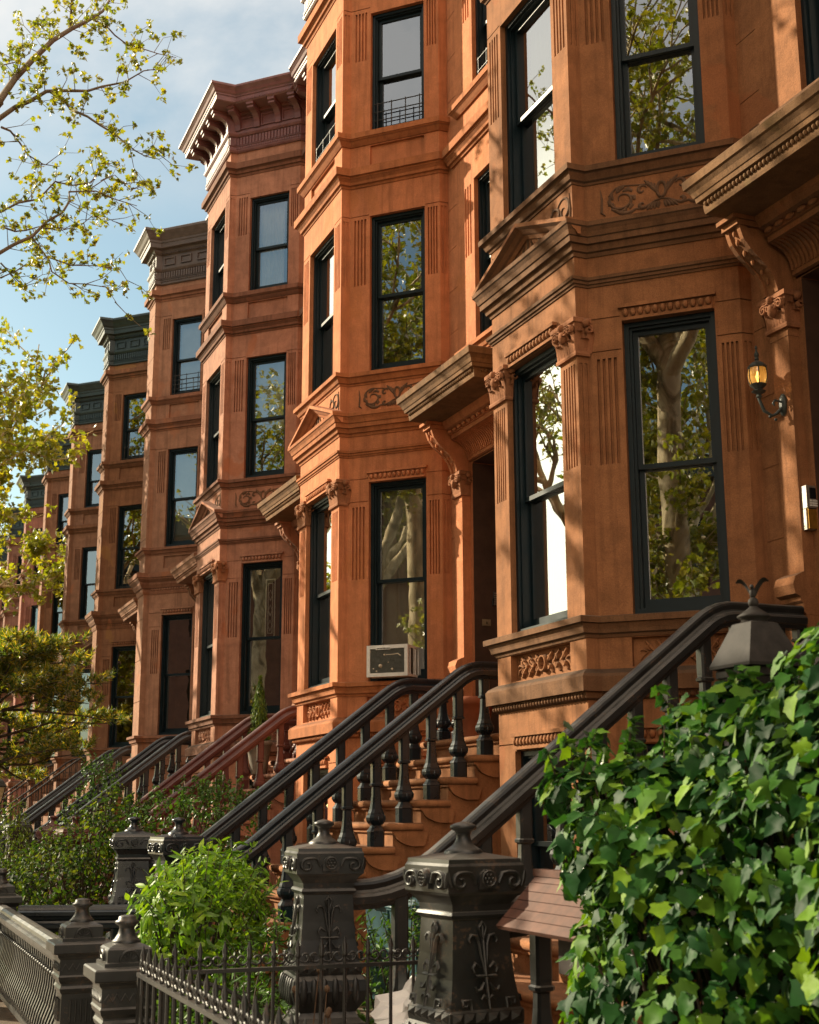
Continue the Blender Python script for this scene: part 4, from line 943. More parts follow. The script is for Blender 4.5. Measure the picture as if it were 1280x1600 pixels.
# ------------------------------------------------------------------ stoops and yards
SL = {1:('stone stoop with warm grey cast iron balustrades and ornate newels, nearest the camera', IRON), 2:('stone stoop with blue black balustrades and number plate on a riser', IRONB),
      3:('stone stoop with maroon cast iron balustrades', IRONM), 4:('stone stoop with black balustrades next beyond the maroon one', IRONB), 5:('stone stoop with black balustrades, second beyond the maroon one, partly behind shrubs', IRONB)}
for h in (1,2,3,4,5): make_stoop(SL[h][0], XS[h], {1:STEP, 2:STEP}.get(h, ST[h]), SL[h][1], 'stoops of the row houses', FA if h <= 3 else FB)
for h, lb in ((6,'dim stoop with thin iron rails under the pine branches'),(7,'far stoop with thin black rails at the left edge beyond the pine')):
    st = thing('stoop', lb, 'stoop', (XS[h]+2.27,-.6,GZ), 'stoops of the row houses'); off = (XS[h]+2.27,-.6,GZ)
    mb = MB()
    for k in range(11):
        z, y = step_zy(k); mb.box(XS[h]+SX0, y, GZ, XS[h]+SX1, FB+.02 if k == 0 else step_zy(k-1)[1]-.001, z)
    mb.build('steps', ST[6], st)
    for x in (XS[h]+SX0+.06, XS[h]+SX1-.06):
        mb = MB(); ys = [-2.5+3.4*i/20 for i in range(21)]
        mb.tube([(x,y,rail_z(y)-.03) for y in ys], .025, 6); mb.build('handrail', IRONK, st)
        for i in range(22):
            y = -2.4+3.2*i/21; mb = MB(); mb.tube([(x,y,rail_z(y)-.04),(x,y,rail_z(y)-.98)], .010, 4); mb.build('baluster', IRONK, st)
PLAB = {0:'tan brownstone row house right of the one with the wall lantern, beyond the picture edge', 1:('grey cast iron gate post at the right end of the beaded fence','grey cast iron gate post beside the open iron gate'),
        2:('dark gate post at the left of the next yard, beyond the beaded fence','grey cast iron post at the far left end of the beaded fence'),
        3:('dark gate post in the third yard, left of its twin','dark fence post in the third yard beside the black cross rail')}
for h in (1,2,3):
    m = IRON if h < 3 else IRONB
    fence_post('gate_post', (.93 if h == 1 else XS[h]+1.0), -3.98, m, PLAB[h][0], 'cast iron fence posts')
    fence_post('gate_post', (2.34 if h == 1 else XS[h]+2.28), -3.98, m, PLAB[h][1], 'cast iron fence posts')
rail_fence('yard_fence', 'grey cast iron fence with bellied bars and a row of beads, along the pavement', -3.54, -3.98, .76, -3.98, IRON, 'yard fences')
rail_fence('yard_fence', 'dark cast iron fence with bellied bars in the second yard', -9.5, -3.98, -5.2, -3.98, IRONB, 'yard fences')
rail_fence('yard_fence', 'heavy dark iron rail running back from the pavement to the blue black newels', -3.35, -3.85, -3.02, -2.88, IRONB, 'yard side rails', heavy=True)
rail_fence('yard_fence', 'heavy black rail across the second yard beyond the dark shrub', -9.45, -3.85, -9.05, -2.88, IRONB, 'yard side rails', heavy=True)
g = thing('iron_gate', 'low black wrought iron gate with scrolled spikes, standing open', 'gate', (2.62,-3.88,GZ)); iron_panel(g, 2.62,-3.86,2.66,-2.52, n=11, brace=True)
mb = MB(); mb.tube([(2.66,-2.50,-.80),(2.68,-2.46,-.78),(2.69,-2.43,-.84),(2.68,-2.44,-.92),(2.67,-2.47,-.95),(2.67,-2.45,-1.02)], .012, 6); mb.box(2.645,-2.98,-1.09,2.675,-2.82,-1.07); mb.build('gate_latch', IRONK, g)
g = thing('iron_fence', 'low black wrought iron fence with scrolled spikes along the pavement', 'fence', (4.2,-3.95,GZ)); iron_panel(g, 2.60,-3.96,6.6,-3.96)

# ------------------------------------------------------------------ small things on and by the houses
BRASS = simple('brass', (.50,.27,.05), .35, .25, 30, .5, .8); STEEL = simple('brushed_steel', (.42,.40,.37), .38, .15, 40, .5, .8); BLACKG = simple('black_screen', (.008,.01,.012), .15)
WHITE = simple('white_enamel', (.72,.72,.68), .45, .12, 10); GREYG = simple('grille_grey', (.12,.125,.11), .6, .3, 30); LAMPM = paint('lamp_metal', (.018,.026,.022), .5, .5, .5, dust=.3)
def bulbglass():
    m, t = nt('lamp_glass'); d = N(t,'ShaderNodeBsdfTranslucent'); d.inputs[0].default_value = (.9,.68,.34,1); g = N(t,'ShaderNodeBsdfGlossy'); g.inputs['Roughness'].default_value = .1
    tr = N(t,'ShaderNodeBsdfTransparent'); tr.inputs[0].default_value = (1,.86,.6,1)
    a = N(t,'ShaderNodeMixShader'); a.inputs[0].default_value = .55; L(t, tr.outputs[0], a.inputs[1]); L(t, d.outputs[0], a.inputs[2])
    b = N(t,'ShaderNodeMixShader'); b.inputs[0].default_value = .12; L(t, a.outputs[0], b.inputs[1]); L(t, g.outputs[0], b.inputs[2])
    o = N(t,'ShaderNodeOutputMaterial'); L(t, b.outputs[0], o.inputs[0]); return m
def sconce(x, y, z):
    r = thing('wall_lantern', 'dark coach lantern with a lit amber bulb on the doorway pier', 'wall lamp', (x,y,z))
    lx, ly = x-.07, y-.17; zb = z+.09
    mb = MB(); rows = []
    for k, (s_, dd) in enumerate(((1,0),(1.0,-.012),(.8,-.022),(.4,-.03))): rows.append([(x+.040*s_*math.cos(2*PI*i/14), y+dd, z+.085*s_*math.sin(2*PI*i/14)*(1 if math.sin(2*PI*i/14)>0 else 1.1)) for i in range(14)])
    mb.grid(rows, True); mb.poly(rows[-1]); mb.build('back_plate', LAMPM, r)
    mb = MB(); A = Vector((x,y-.02,z-.03)); B = Vector((lx,ly,zb-.02))
    pts = [A, A+Vector((-.01,-.04,-.045)), A.lerp(B,.45)+Vector((0,0,-.105)), A.lerp(B,.8)+Vector((0,0,-.10)), B+Vector((0,0,-.03)), B]
    mb.tube([tuple(p) for p in pts], [.014,.013,.012,.013,.012,.014], 8); mb.tube([tuple(A+Vector((0,-.01,.05))),tuple(A+Vector((-.012,-.05,.06))),tuple(A+Vector((-.018,-.065,.035))),tuple(A+Vector((-.012,-.055,.015)))], [.008,.010,.010,.006], 7)
    for t in (.3,.55): mb.bead(tuple(A.lerp(B,t)+Vector((0,0,-.12))), .013, 6, 4)
    mb.build('arm', LAMPM, r)
    mb = MB(); mb.lathe([(.012,-.04),(.026,-.03),(.016,-.01),(.034,0),(.052,.010),(.055,.016),(.035,.022),(.028,.03),(.050,.05),(.062,.062),(.064,.07)], (lx,ly,zb), 8, smooth=False)
    mb.lathe([(.066,.198),(.074,.205),(.072,.215),(.066,.222),(.050,.238),(.036,.246),(.022,.252),(.014,.262),(.019,.27),(.012,.285),(.018,.30),(.018,.315),(.008,.335),(.006,.352),(.012,.36),(.003,.382)], (lx,ly,zb), 8, smooth=False)
    for i in range(6):
        a = 2*PI*(i+.5)/6; mb.tube([(lx+rr*math.cos(a), ly+rr*math.sin(a), zb+zz) for rr, zz in ((.060,.07),(.072,.10),(.076,.14),(.074,.17),(.068,.20))], .0045, 4)
    mb.build('lantern_cage', LAMPM, r)
    mb = MB(); mb.lathe([(.057,.071),(.069,.10),(.073,.14),(.071,.17),(.064,.197)], (lx,ly,zb), 12); mb.build('lamp_glass', bulbglass(), r)
    mb = MB(); mb.lathe([(.008,.075),(.008,.105),(.014,.115),(.017,.135),(.010,.16),(.002,.178)], (lx,ly,zb), 8); mb.build('bulb', emit('bulb_glow', (1,.52,.14), 4), r)
sconce(1.325, FA-.1, 3.0)
r = thing('intercom', 'steel intercom with a dark screen above a brass mailbox plate, by the doorway', 'intercom', (1.43,1.09,2.0))
mb = MB(); mb.box(1.432,1.035,2.165,1.495,1.20,2.335); mb.build('intercom_body', STEEL, r)
mb = MB(); mb.box(1.4955,1.062,2.235,1.499,1.165,2.318); mb.build('screen', BLACKG, r)
mb = MB()
for i in range(3):
    for j, (a,b) in enumerate(((1.062,1.078),(1.083,1.128),(1.135,1.165))): mb.box(1.4955,a,2.178+.018*i,1.501,b,2.190+.018*i)
mb.build('keypad', WHITE, r)
mb = MB(); mb.box(1.432,1.035,2.005,1.478,1.20,2.160); mb.build('mailbox', STEEL, r)
mb = MB(); mb.box(1.4785,1.045,2.01,1.4925,1.205,2.157); mb.bead((1.4935,1.125,2.085), .006); mb.build('brass_door', BRASS, r)
r = thing('bell_plate', 'small brass plate with a black button in the dark doorway', 'doorbell', (-4.496,1.27,2.05))
mb = MB(); mb.box(-4.499,1.22,2.06,-4.485,1.325,2.135); mb.box(-4.4852,1.232,2.07,-4.482,1.313,2.125); mb.build('plate', simple('plate_bronze', (.24,.19,.12), .5, .2, 20, .5, .4), r)
mb = MB(); mb.bead((-4.481,1.272,2.10), .008); mb.box(-4.4825,1.262,2.082,-4.480,1.284,2.088); mb.build('button', BLACKG, r)
r = thing('number_lock', 'narrow steel keypad lock with a lever in the dark doorway', 'door lock', (-4.496,1.37,2.27))
mb = MB(); mb.box(-4.499,1.365,2.30,-4.475,1.40,2.46); mb.build('lock_body', simple('lock_dark', (.05,.05,.05), .4), r)
mb = MB()
for i in range(6): mb.box(-4.476,1.368,2.308+.025*i,-4.47,1.396,2.322+.025*i)
mb.build('keypad', STEEL, r); mb = MB(); mb.tube([(-4.48,1.36,2.37),(-4.465,1.345,2.36),(-4.46,1.338,2.32),(-4.462,1.334,2.29)], .008, 6); mb.build('lever', BLACKG, r)
# window air conditioner in the bay of the orange house
Fm, cl2 = frame((-6,.12),(-5.115,1.005))
r = thing('air_conditioner', 'boxy window air conditioner with a scuffed grey grille and white frame', 'air conditioner', Fm(.64,1.52))
a0, a1, b0, b1, dp = .375, .90, 1.535, 1.905, -.23
mb = MB(); ring(mb, Fm, a0, a1, b0, b1, .042, dp-.02, dp+.02); mb.fbox(Fm, a0+.12, a1-.22, b1-.055, b1-.028, dp-.028, dp-.018)
mb.fbox(Fm, a0+.005, a1-.005, b0+.003, b1-.003, .10, .30); mb.fbox(Fm, a0+.002, a1-.002, b1-.03, b1-.002, dp+.021, .101); mb.fbox(Fm, a0+.002, a1-.002, b0+.002, b0+.03, dp+.021, .101)
for d in (dp+.07, dp+.19, dp+.245): mb.fbox(Fm, a0+.004, a1-.004, b0+.031, b1-.031, d, d+.014)
mb.build('case', WHITE, r)
mb = MB(); mb.fbox(Fm, a0+.02, a1-.02, b0+.031, b1-.031, dp+.025, .099); mb.fbox(Fm, a0+.043, a1-.043, b0+.043, b1-.043, dp+.0, dp+.018)
for i in range(20): z = b0+.05+(b1-b0-.1)*i/19; mb.fbox(Fm, a0+.044, a1-.044, z-.003, z+.003, dp-.012, dp-.001); mb.fbox(Fm, a1-.0195, a1-.010, z-.003, z+.003, dp+.025, dp+.22)
mb.build('grille', GREYG, r)
mb = MB(); rnd = random.Random(4)
for u, z, s in ((.55,1.66,.026),(.50,1.60,.012),(.46,1.63,.010),(.60,1.79,.014),(.66,1.85,.008),(.70,1.62,.016),(.42,1.83,.010),(.41,1.79,.010),(.65,1.70,.008)): mb.bead(Fm(u,z,dp-.012), s, 7, 3, (1,1,.9))
mb.stroke(lambda s,t,k: Fm(s,t,dp-.012-k), [(.62,1.79),(.70,1.79),(.77,1.80),(.81,1.77)], .006, .003, 1)
mb.build('scuffs', simple('scuff', (.55,.48,.36), .8), r)
mb = MB()
for i in range(9): mb.fbox(Fm, a0+.135+i*.019, a0+.135+i*.019+.012, b1-.048, b1-.036, dp-.0305, dp-.027)
mb.build('nameplate', BLACKG, r)
# number plate on a riser
def text_mesh(body, size, M3, ext=.001):
    cu = bpy.data.curves.new('t', 'FONT'); cu.body = body; cu.size = size; cu.extrude = ext; cu.align_x = 'CENTER'
    o = bpy.data.objects.new('t', cu); COL.objects.link(o); bpy.context.view_layer.update()
    me = bpy.data.meshes.new_from_object(o.evaluated_get(bpy.context.evaluated_depsgraph_get()))
    mb = MB(); mb.add([M3 @ v.co for v in me.vertices], [tuple(p.vertices) for p in me.polygons]); bpy.data.objects.remove(o); return mb
zp, yp = step_zy(4); zq = step_zy(5)[0]
r = thing('number_plate', 'small white house number plate reading 16 on a stoop riser', 'house number', (-3.86, yp+.03, zq+.02))
mb = MB(); mb.box(-3.925, yp+.026, zq+.02, -3.795, yp+.0345, zq+.135); mb.build('plate', WHITE, r)
text_mesh('16', .125, Matrix.Translation((-3.86, yp+.0245, zq+.032)) @ Matrix.Rotation(PI/2, 4, 'X')).build('digits', BLACKG, r)
# litter, bins and the little roofed box
BIN = simple('bin_plastic', (.015,.055,.065), .45, .2, 5)
for i, (bx, by, lb) in enumerate(((-.35,-1.15,'dark teal lidded rubbish bin behind the nearest newel, the right one'),(-1.15,-1.05,'dark teal lidded rubbish bin behind the nearest newel, the left one'))):
    r = thing('rubbish_bin', lb, 'bin', (bx,by,GZ), 'rubbish bins'); mb = MB(); mb.lathe([(.23,GZ+.01),(.27,GZ+.55),(.29,GZ+.86),(.305,GZ+.865),(.305,GZ+.90)], (bx,by,0), square=.15); mb.build('bin_body', BIN, r)
    mb = MB(); mb.lathe([(.315,GZ+.895),(.315,GZ+.93),(.28,GZ+.965),(.10,GZ+.985)], (bx,by,0), square=.15); mb.tube([(bx-.12,by-.33,GZ+.9),(bx-.12,by-.37,GZ+.9),(bx+.12,by-.37,GZ+.9),(bx+.12,by-.33,GZ+.9)], .012, 6); mb.build('lid', BIN, r)
rnd = random.Random(5); mb = MB(); rows = []
for j in range(12):
    t = j/11; rr = .24*(math.sin(PI*min(t*.8+.14,1)))**.7*(1 if t < .8 else .5)
    rows.append([(1.62+rr*(1+.28*math.sin(5*a+j*1.3)+.12*rnd.uniform(-1,1))*math.cos(a), -2.12+rr*(1+.28*math.cos(4*a+j)+.12*rnd.uniform(-1,1))*math.sin(a), GZ+.22+.42*t+.02*rnd.uniform(-1,1)) for a in [2*PI*k/22 for k in range(22)]])
mb.grid(rows, True, False); tag(mb.build('rubbish_bag', simple('white_plastic', (.75,.75,.74), .35, .06, 12)), 'crumpled white plastic bag lying on the steps behind the iron gate', 'plastic bag')
WOOD = simple('brown_wood', (.085,.033,.020), .7, .35, 16); WOODD = simple('dark_wood', (.02,.012,.009), .7, .3, 16)
r = thing('roofed_box', 'small brown wooden box with a sloping plank roof on a dark post', 'wooden box', (4.15,-2.5,GZ))
mb = MB(); x0, x1 = 3.76, 4.55
for k in range(6):
    t0, t1 = k/6, (k+1)/6-.012; pa = lambda t: (-2.63+.21*t, -.505+.215*t)
    (ya,za),(yb,zb) = pa(t0), pa(t1); mb.hexa([(x0,ya,za),(x1,ya,za),(x1,yb,zb),(x0,yb,zb)], [(x0,ya-.012,za+.016),(x1,ya-.012,za+.016),(x1,yb-.012,zb+.016),(x0,yb-.012,zb+.016)])
mb.hexa([(x0,-2.42,-.29),(x1,-2.42,-.29),(x1,-2.21,-.505),(x0,-2.21,-.505)], [(x0,-2.41,-.274),(x1,-2.41,-.274),(x1,-2.198,-.489),(x0,-2.198,-.489)])
mb.box(x0-.01,-2.45,-.285,x1+.01,-2.39,-.255); mb.build('roof', WOOD, r)
mb = MB(); mb.prism([(4.1,-2.52,-.66),(4.1,-2.32,-.66),(4.1,-2.32,-.47),(4.1,-2.42,-.35),(4.1,-2.52,-.47)], (.40,0,0)); mb.build('box_body', WOODD, r)
mb = MB(); mb.box(4.12,-2.46,GZ,4.20,-2.39,-.66); mb.build('post', WOODD, r)

# lamp post wrapped in ivy
lx, ly = 4.92, -2.05; LM = simple('lantern_copper', (.024,.021,.019), .65, .3, 20, .15)
r = thing('lamp_post', 'dull metal lamp post with an eagle finial rising out of the ivy', 'lamp post', (lx,ly,GZ))
mb = MB(); mb.lathe([(.10,GZ),(.10,GZ+.25),(.06,GZ+.30),(.045,GZ+.5),(.04,.10),(.06,.12),(.05,.16),(.07,.20),(.10,.22)], (lx,ly,0), 12); mb.build('post', LM, r)
mb = MB(); mb.lathe([(.070,.22),(.080,.235),(.108,.50),(.114,.505),(.114,.53),(.105,.54)], (lx,ly,0), square=4); mb.build('lantern_case', LM, r)
mb = MB(); mb.lathe([(.108,.535),(.130,.54),(.131,.552),(.062,.715),(.050,.72)], (lx,ly,0), square=4)
mb.lathe([(.052,.71),(.052,.735),(.064,.738),(.067,.745),(.045,.760),(.024,.775),(.014,.785)], (lx,ly,0), 18); mb.build('lantern_roof', LM, r)
mb = MB(); mb.bead((lx,ly,.80), .022, 10, 6); mb.bead((lx,ly,.838), .014, 8, 6, (1,1,1.7)); mb.bead((lx+.012,ly-.012,.862), .009, 7, 5)
for s in (-1,1):
    rows = []
    for i in range(8):
        t = i/7; w = .020*(1-t)**.6+.004; px = s*(.010+.055*t); pz = .842+.055*math.sin(t*1.9)-.012*t*t
        q = Vector((lx+px*.75, ly+px*.66, pz)); rows.append([(q.x-w*.5, q.y+w*.5, q.z-w*.6), (q.x, q.y, q.z+.004), (q.x+w*.5, q.y-w*.5, q.z+w*.5)])
    mb.grid(rows)
mb.build('eagle_finial', LM, r)

# ------------------------------------------------------------------ planting
FINE = True
shrub('ivy', 'big mound of glossy green ivy smothering the lamp post at the right', 'ivy', [(5.05,-2.25,-.75,.62,.62,1.05),(4.80,-2.48,-.14,.34,.36,.34),(4.70,-2.58,.04,.17,.16,.13),(4.60,-2.71,.07,.13,.12,.09),(4.95,-2.2,.18,.28,.28,.30),(5.14,-2.0,.22,.30,.30,.26),(4.74,-2.42,-.75,.36,.38,.48),(4.72,-2.42,-1.25,.36,.40,.40),(5.55,-1.9,-.25,.7,.7,.95),(6.3,-1.9,-.35,.9,.8,1.05),(7.2,-2.0,-.5,.9,.8,1.0)], 25000, .068, IVY, LF_IVY, 3, inner=.34, down=1.0, up=.30, jit=.6, sprigs=70, sz=.45)
shrub('shrub', 'rounded bright lime green shrub with pointed leaves behind the open gate', 'shrub', [(-.45,-2.95,-.88,.50,.52,.60),(-.65,-2.75,-.75,.34,.34,.42),(-.2,-3.05,-.80,.34,.34,.40)], 3000, .105, LANCE, LF_SHRUB, 5, inner=.5, down=-.35, up=.5, jit=.8, sprigs=90)
FINE = False
shrub('shrub', 'tall loose dark shrub with small leaves beyond the blue black newels', 'shrub', [(-7.0,-2.75,-.80,.72,.7,.72),(-7.5,-3.0,-.85,.5,.5,.45),(-6.5,-2.5,-.28,.45,.42,.48),(-7.8,-3.1,-.95,.6,.6,.55)], 6000, .055, OVAL, LF_ROSE, 6, inner=.7, down=.2, up=.5, jit=.9, sprigs=170)
shrub('shrub', 'loose arching shrub in front of the maroon balustrade', 'shrub', [(-6.0,-1.9,-.45,.6,.6,.75),(-5.6,-1.5,-.2,.5,.5,.5)], 1500, .055, OVAL, LF_COVER, 16, inner=.8, down=.2, up=.5, jit=.9, sprigs=110)
shrub('shrub', 'low bright leafy plant between the open gate and the nearest newel', 'shrub', [(1.0,-3.05,-1.28,.42,.35,.30),(.55,-2.6,-1.15,.4,.4,.42)], 900, .07, LANCE, LF_COVER, 8, inner=.6, down=-.2, up=.6, jit=.8, sprigs=40)
shrub('shrub', 'small upright shrub growing behind the nearest newel beside the stoop steps', 'shrub', [(1.05,-1.95,-1.1,.3,.3,.5)], 500, .065, LANCE, LF_COVER, 9, inner=.6, down=-.2, up=.6, jit=.8, sprigs=30)
shrub('conifer_shrub', 'small dark conical conifer in the third front yard', 'conifer', [(-13.3,-2.9,-.6,.35,.35,.85)], 1200, .06, LANCE, LF_CYP, 10, inner=.5, down=-1, up=.2, jit=.5)
shrub('shrub', 'leafy bush at the foot of the far black balustrade', 'shrub', [(-16.4,-1.0,.5,.5,.4,.5),(-16.6,-1.2,-.4,.6,.6,.9)], 1400, .06, OVAL, LF_COVER, 11, inner=.6, down=-.2, up=.6, jit=.8, sprigs=40)
rnd = random.Random(12); mb = MB()
for k in range(5200):
    x, y = (rnd.uniform(-2.9,1.2), rnd.uniform(-3.8,-.6)) if k < 3600 else (rnd.uniform(-9,-4.9), rnd.uniform(-3.8,-1))
    h = .20+.12*math.sin(x*2.3+y*1.7)+.10*rnd.random(); add_leaf(mb, Vector((x,y,GZ+h*rnd.random()**.4)), rv(rnd)*.8+Vector((0,0,1)), rv(rnd), rnd.uniform(.04,.08), OVAL)
o = structure(mb.build('ground_cover', LF_COVER), 'stuff')
mb = MB()
for k in range(7):
    x, y = 2.15+.09*math.sin(k*2.1), -2.9+.1*math.cos(k*1.3); b = (x+.07*math.sin(k*3), y+.05*math.cos(k*2), GZ+.45+.11*(k%4))
    mb.tube([(x,y,GZ),((x+b[0])/2+.01,y,GZ+.3),b], [.005,.004,.003], 5); mb.bead(b, .017, 6, 4, (1,1,1.2))
tag(mb.build('dry_plant', simple('dry_stalk', (.10,.06,.035), .9)), 'thin dry brown stalks with seed heads in front of the stoop', 'dead plant')
# potted cypress on the maroon stoop
r = thing('potted_cypress', 'small bright conical cypress in a pot at the top of the maroon stoop', 'potted plant', (-10.43,.42,.54)); px, py = -10.43, .30
mb = MB(); mb.lathe([(.11,.536),(.15,.75),(.19,.96),(.205,.965),(.205,1.02),(.18,1.02),(.17,.99)], (px,py,0), 16); mb.build('pot', simple('stone_pot', (.22,.19,.15), .85), r)
rnd = random.Random(21); mb = MB()
for k in range(1500):
    t = rnd.random()**1.25; a = rnd.uniform(0,2*PI); rr = .19*(1-t)**.75*(.55+.5*rnd.random()); add_leaf(mb, Vector((px+rr*math.cos(a), py+rr*math.sin(a), 1.02+.95*t)), Vector((math.cos(a),math.sin(a),.4))+rv(rnd)*.4, Vector((math.cos(a)*.3,math.sin(a)*.3,1))+rv(rnd)*.3, .07*rnd.uniform(.7,1.2), LANCE)
mb.build('foliage', LF_CYP, r)
TERRA = simple('terracotta', (.32,.10,.045), .85, .2, 8)
r = thing('flower_pot', 'terracotta pot on the landing behind the blue black balusters', 'plant pot', (-3.95,.85,.75)); mb = MB(); mb.lathe([(.15,.752),(.20,1.10),(.23,1.11),(.235,1.19),(.20,1.19),(.19,1.12)], (-3.95,.85,0), 20); mb.build('pot', TERRA, r)
mb = MB(); mb.lathe([(.19,1.13),(.05,1.15)], (-3.95,.85,0), 14); mb.build('soil', SOIL, r)
# pine in the yards further along
rnd = random.Random(31); r = thing('pine_tree', 'spreading pine with golden tipped needles in front of the far houses', 'pine', (-12.1,-3.6,GZ)); tw = MB(); mb = MB()
tw.tube([(-12.1,-3.6,GZ),(-12.2,-3.5,-.3),(-12.15,-3.4,.9),(-12.3,-3.35,1.6),(-12.2,-3.3,2.2)], [.15,.13,.10,.06,.02], 8)
for k in range(54):
    zb = rnd.uniform(.65,2.5); a = rnd.uniform(0,2*PI); l = rnd.uniform(1.2,2.6)*(1-.45*max(0,zb-.9)/1.4); b = Vector((-12.2,-3.4,zb)); d = Vector((math.cos(a),math.sin(a),rnd.uniform(-.05,.18)))
    pts = [b+d*l*t+Vector((0,0,.10*math.sin(t*3+k)))+rv(rnd)*.05*t for t in [0,.25,.5,.75,1]]; tw.tube([tuple(p) for p in pts], [.028,.022,.016,.011,.006], 5)
    for j in range(34):
        t = rnd.uniform(.25,1.04); j0 = min(int(t*4),3); p = pts[j0].lerp(pts[j0+1], t*4-j0)+Vector((rnd.uniform(-.26,.26),rnd.uniform(-.26,.26),rnd.uniform(-.03,.12))); td = (d*.6+rv(rnd)*.5+Vector((0,0,.75))).normalized(); ln = rnd.uniform(.08,.18)
        tw.tube([tuple(p),tuple(p+td*ln)], [.006,.003], 4, False)
        for q in range(38):
            nd = (td*.8+rv(rnd)*.95).normalized(); o_ = p+td*ln*rnd.random(); w = nd.cross(rv(rnd)).normalized()*.011; e = o_+nd*rnd.uniform(.07,.14)
            mb.add([tuple(o_-w),tuple(o_+w),tuple(e)], [(0,1,2)])
tw.build('trunk', BARKD, r); mb.build('needles', LF_PINE, r)
street_tree('slender yellow green tree far down the yards at the left edge', -33, -3.3, 58, LF_FAR, 7.0, .18, 10, .16, (.1,.2), 2.2, 'yard trees', spread=.95, cl=.3, shoots=30)
# the plane tree whose boughs reach in at the top left
BARKT = simple('bark_twig', (.16,.125,.085), .9, .35, 9)
rnd = random.Random(41); r = thing('street_tree', 'plane tree whose sparse budding boughs reach into the sky at top left', 'tree', (-5.4,-6.3,GZ), 'plane trees along the kerb'); tw = MB(); mb = MB(); tips = []
tw.tube([(-5.4,-6.3,GZ),(-5.45,-6.25,.5),(-5.4,-6.2,2.5),(-5.35,-6.0,4.2),(-5.3,-5.7,5.4)], [.36,.27,.24,.20,.14], 12)
for pts, r0, r1 in BR:
    V = [Vector(p) for p in pts]
    if r0 > .03: tw.tube([(-5.3,-5.8,5.2),tuple((V[0]+Vector((-5.3,-5.8,5.2)))/2+Vector((0,-.1,.1))),tuple(V[0])], [.12,.08,r0], 8)
    n = len(V)-1; tw.tube([tuple(v+rv(rnd)*.015) for v in V], [.75*(r0+(r1-r0)*i/n) for i in range(n+1)], 6)
    for i in range(n):
        seg = V[i+1]-V[i]
        for k in range(max(2,int(seg.length/.10))):
            b = V[i]+seg*rnd.random(); d = (seg.normalized()*.7+rv(rnd)*.8+Vector((0,0,.15))).normalized(); l = rnd.uniform(.18,.55); m = b+d*l*.5+rv(rnd)*.05; e = m+(d+rv(rnd)*.5).normalized()*l*.5
            tw.tube([tuple(b),tuple(m),tuple(e)], [.006,.004,.0022], 4, False); tips += [(m,d),(e,d),(e,d)] if rnd.random() < .8 else [(e,d)]
            if rnd.random() < .6:
                e2 = m+(d+rv(rnd)*1.0).normalized()*l*.45; tw.tube([tuple(m),tuple(e2)], [.003,.002], 4, False); tips.append((e2,d))
for k in range(26):                                       # the rest of the crown, round the trunk
    a = rnd.uniform(0,2*PI); grow(rnd, tw, tips, Vector((-5.4,-6.1,rnd.uniform(3.6,5.6))), Vector((math.cos(a)*.9-.25,math.sin(a)*.55-.25,.75)).normalized(), rnd.uniform(1.3,2.0), .05, 2, .8)
tips = [q for q in tips if q[0].y < -4.6+.25*max(0,-5-q[0].x) or q[0].z > 5]
up = []; tw.tube([(-5.4,-6.2,3.5),(-5.5,-6.3,6.0),(-5.7,-6.4,8.6)], [.16,.12,.05], 8)
for k in range(26):
    a = rnd.uniform(0,2*PI); grow(rnd, tw, up, Vector((-5.0,-6.35,rnd.uniform(5.6,8.6))), Vector((math.cos(a)*1.0+.25,math.sin(a)*.6-.2,.55)).normalized(), rnd.uniform(1.0,1.6), .04, 2, .8)
clusters(rnd, mb, [q for q in up if q[0].y < -4.9 and q[0].x > -6.0], 7, .11, PLANE, .2)
tw.build('trunk', BARKT, r); clusters(rnd, mb, tips, 8, .057, PLANE, .065); mb.build('crown', LF_PLANE, r)
street_tree('leafy yellow green tree further along at the left edge of the street', -23.5, -6.2, 52, LF_FAR, 6.4, .25, 11, .15, (.4,1.0), 3.1, spread=1.0, shoots=40, cl=.3)
street_tree('plane tree with pale flaking bark mirrored in the nearest bay window', 5.2, -6.45, 61, LF_FAR, 8.4, .27, 9, .11, (-.25,.1), 2.6, shoots=26)
street_tree('plane tree mirrored in the bay windows of the orange house', -2.3, -6.7, 63, LF_FAR, 8.0, .25, 7, .11, (.1,-.6), 3.0, shoots=8)

street_tree('sparse plane tree whose crown is mirrored in the front windows of the nearest house', -12.9, -7.0, 67, LF_PLANE, 6.4, .24, 6, .10, (.1,-.3), 1.9, sub=.6)
r = thing('yard_lantern', 'small black lantern on a post at the far left in front of thin stair rails', 'lamp post', (-14.3,-3.08,GZ)); lx, ly = -14.3, -3.08
mb = MB(); mb.lathe([(.09,GZ),(.09,GZ+.2),(.045,GZ+.28),(.04,.10),(.06,.12)], (lx,ly,0), 10); mb.build('post', IRONK, r)
mb = MB(); mb.lathe([(.07,.12),(.085,.14),(.085,.15)], (lx,ly,0), square=4); mb.lathe([(.15,.40),(.15,.42),(.10,.50),(.04,.55),(.02,.58),(.0,.62)], (lx,ly,0), square=4)
for s in (-1,1):
    for q in (-1,1): mb.tube([(lx+s*.08,ly+q*.08,.14),(lx+s*.13,ly+q*.13,.41)], .010, 4)
mb.build('lantern_cage', IRONK, r); mb = MB(); mb.lathe([(.078,.151),(.122,.398)], (lx,ly,0), square=4); mb.build('lamp_glass', simple('frosted_glass', (.55,.42,.28), .4, .1, 4), r)
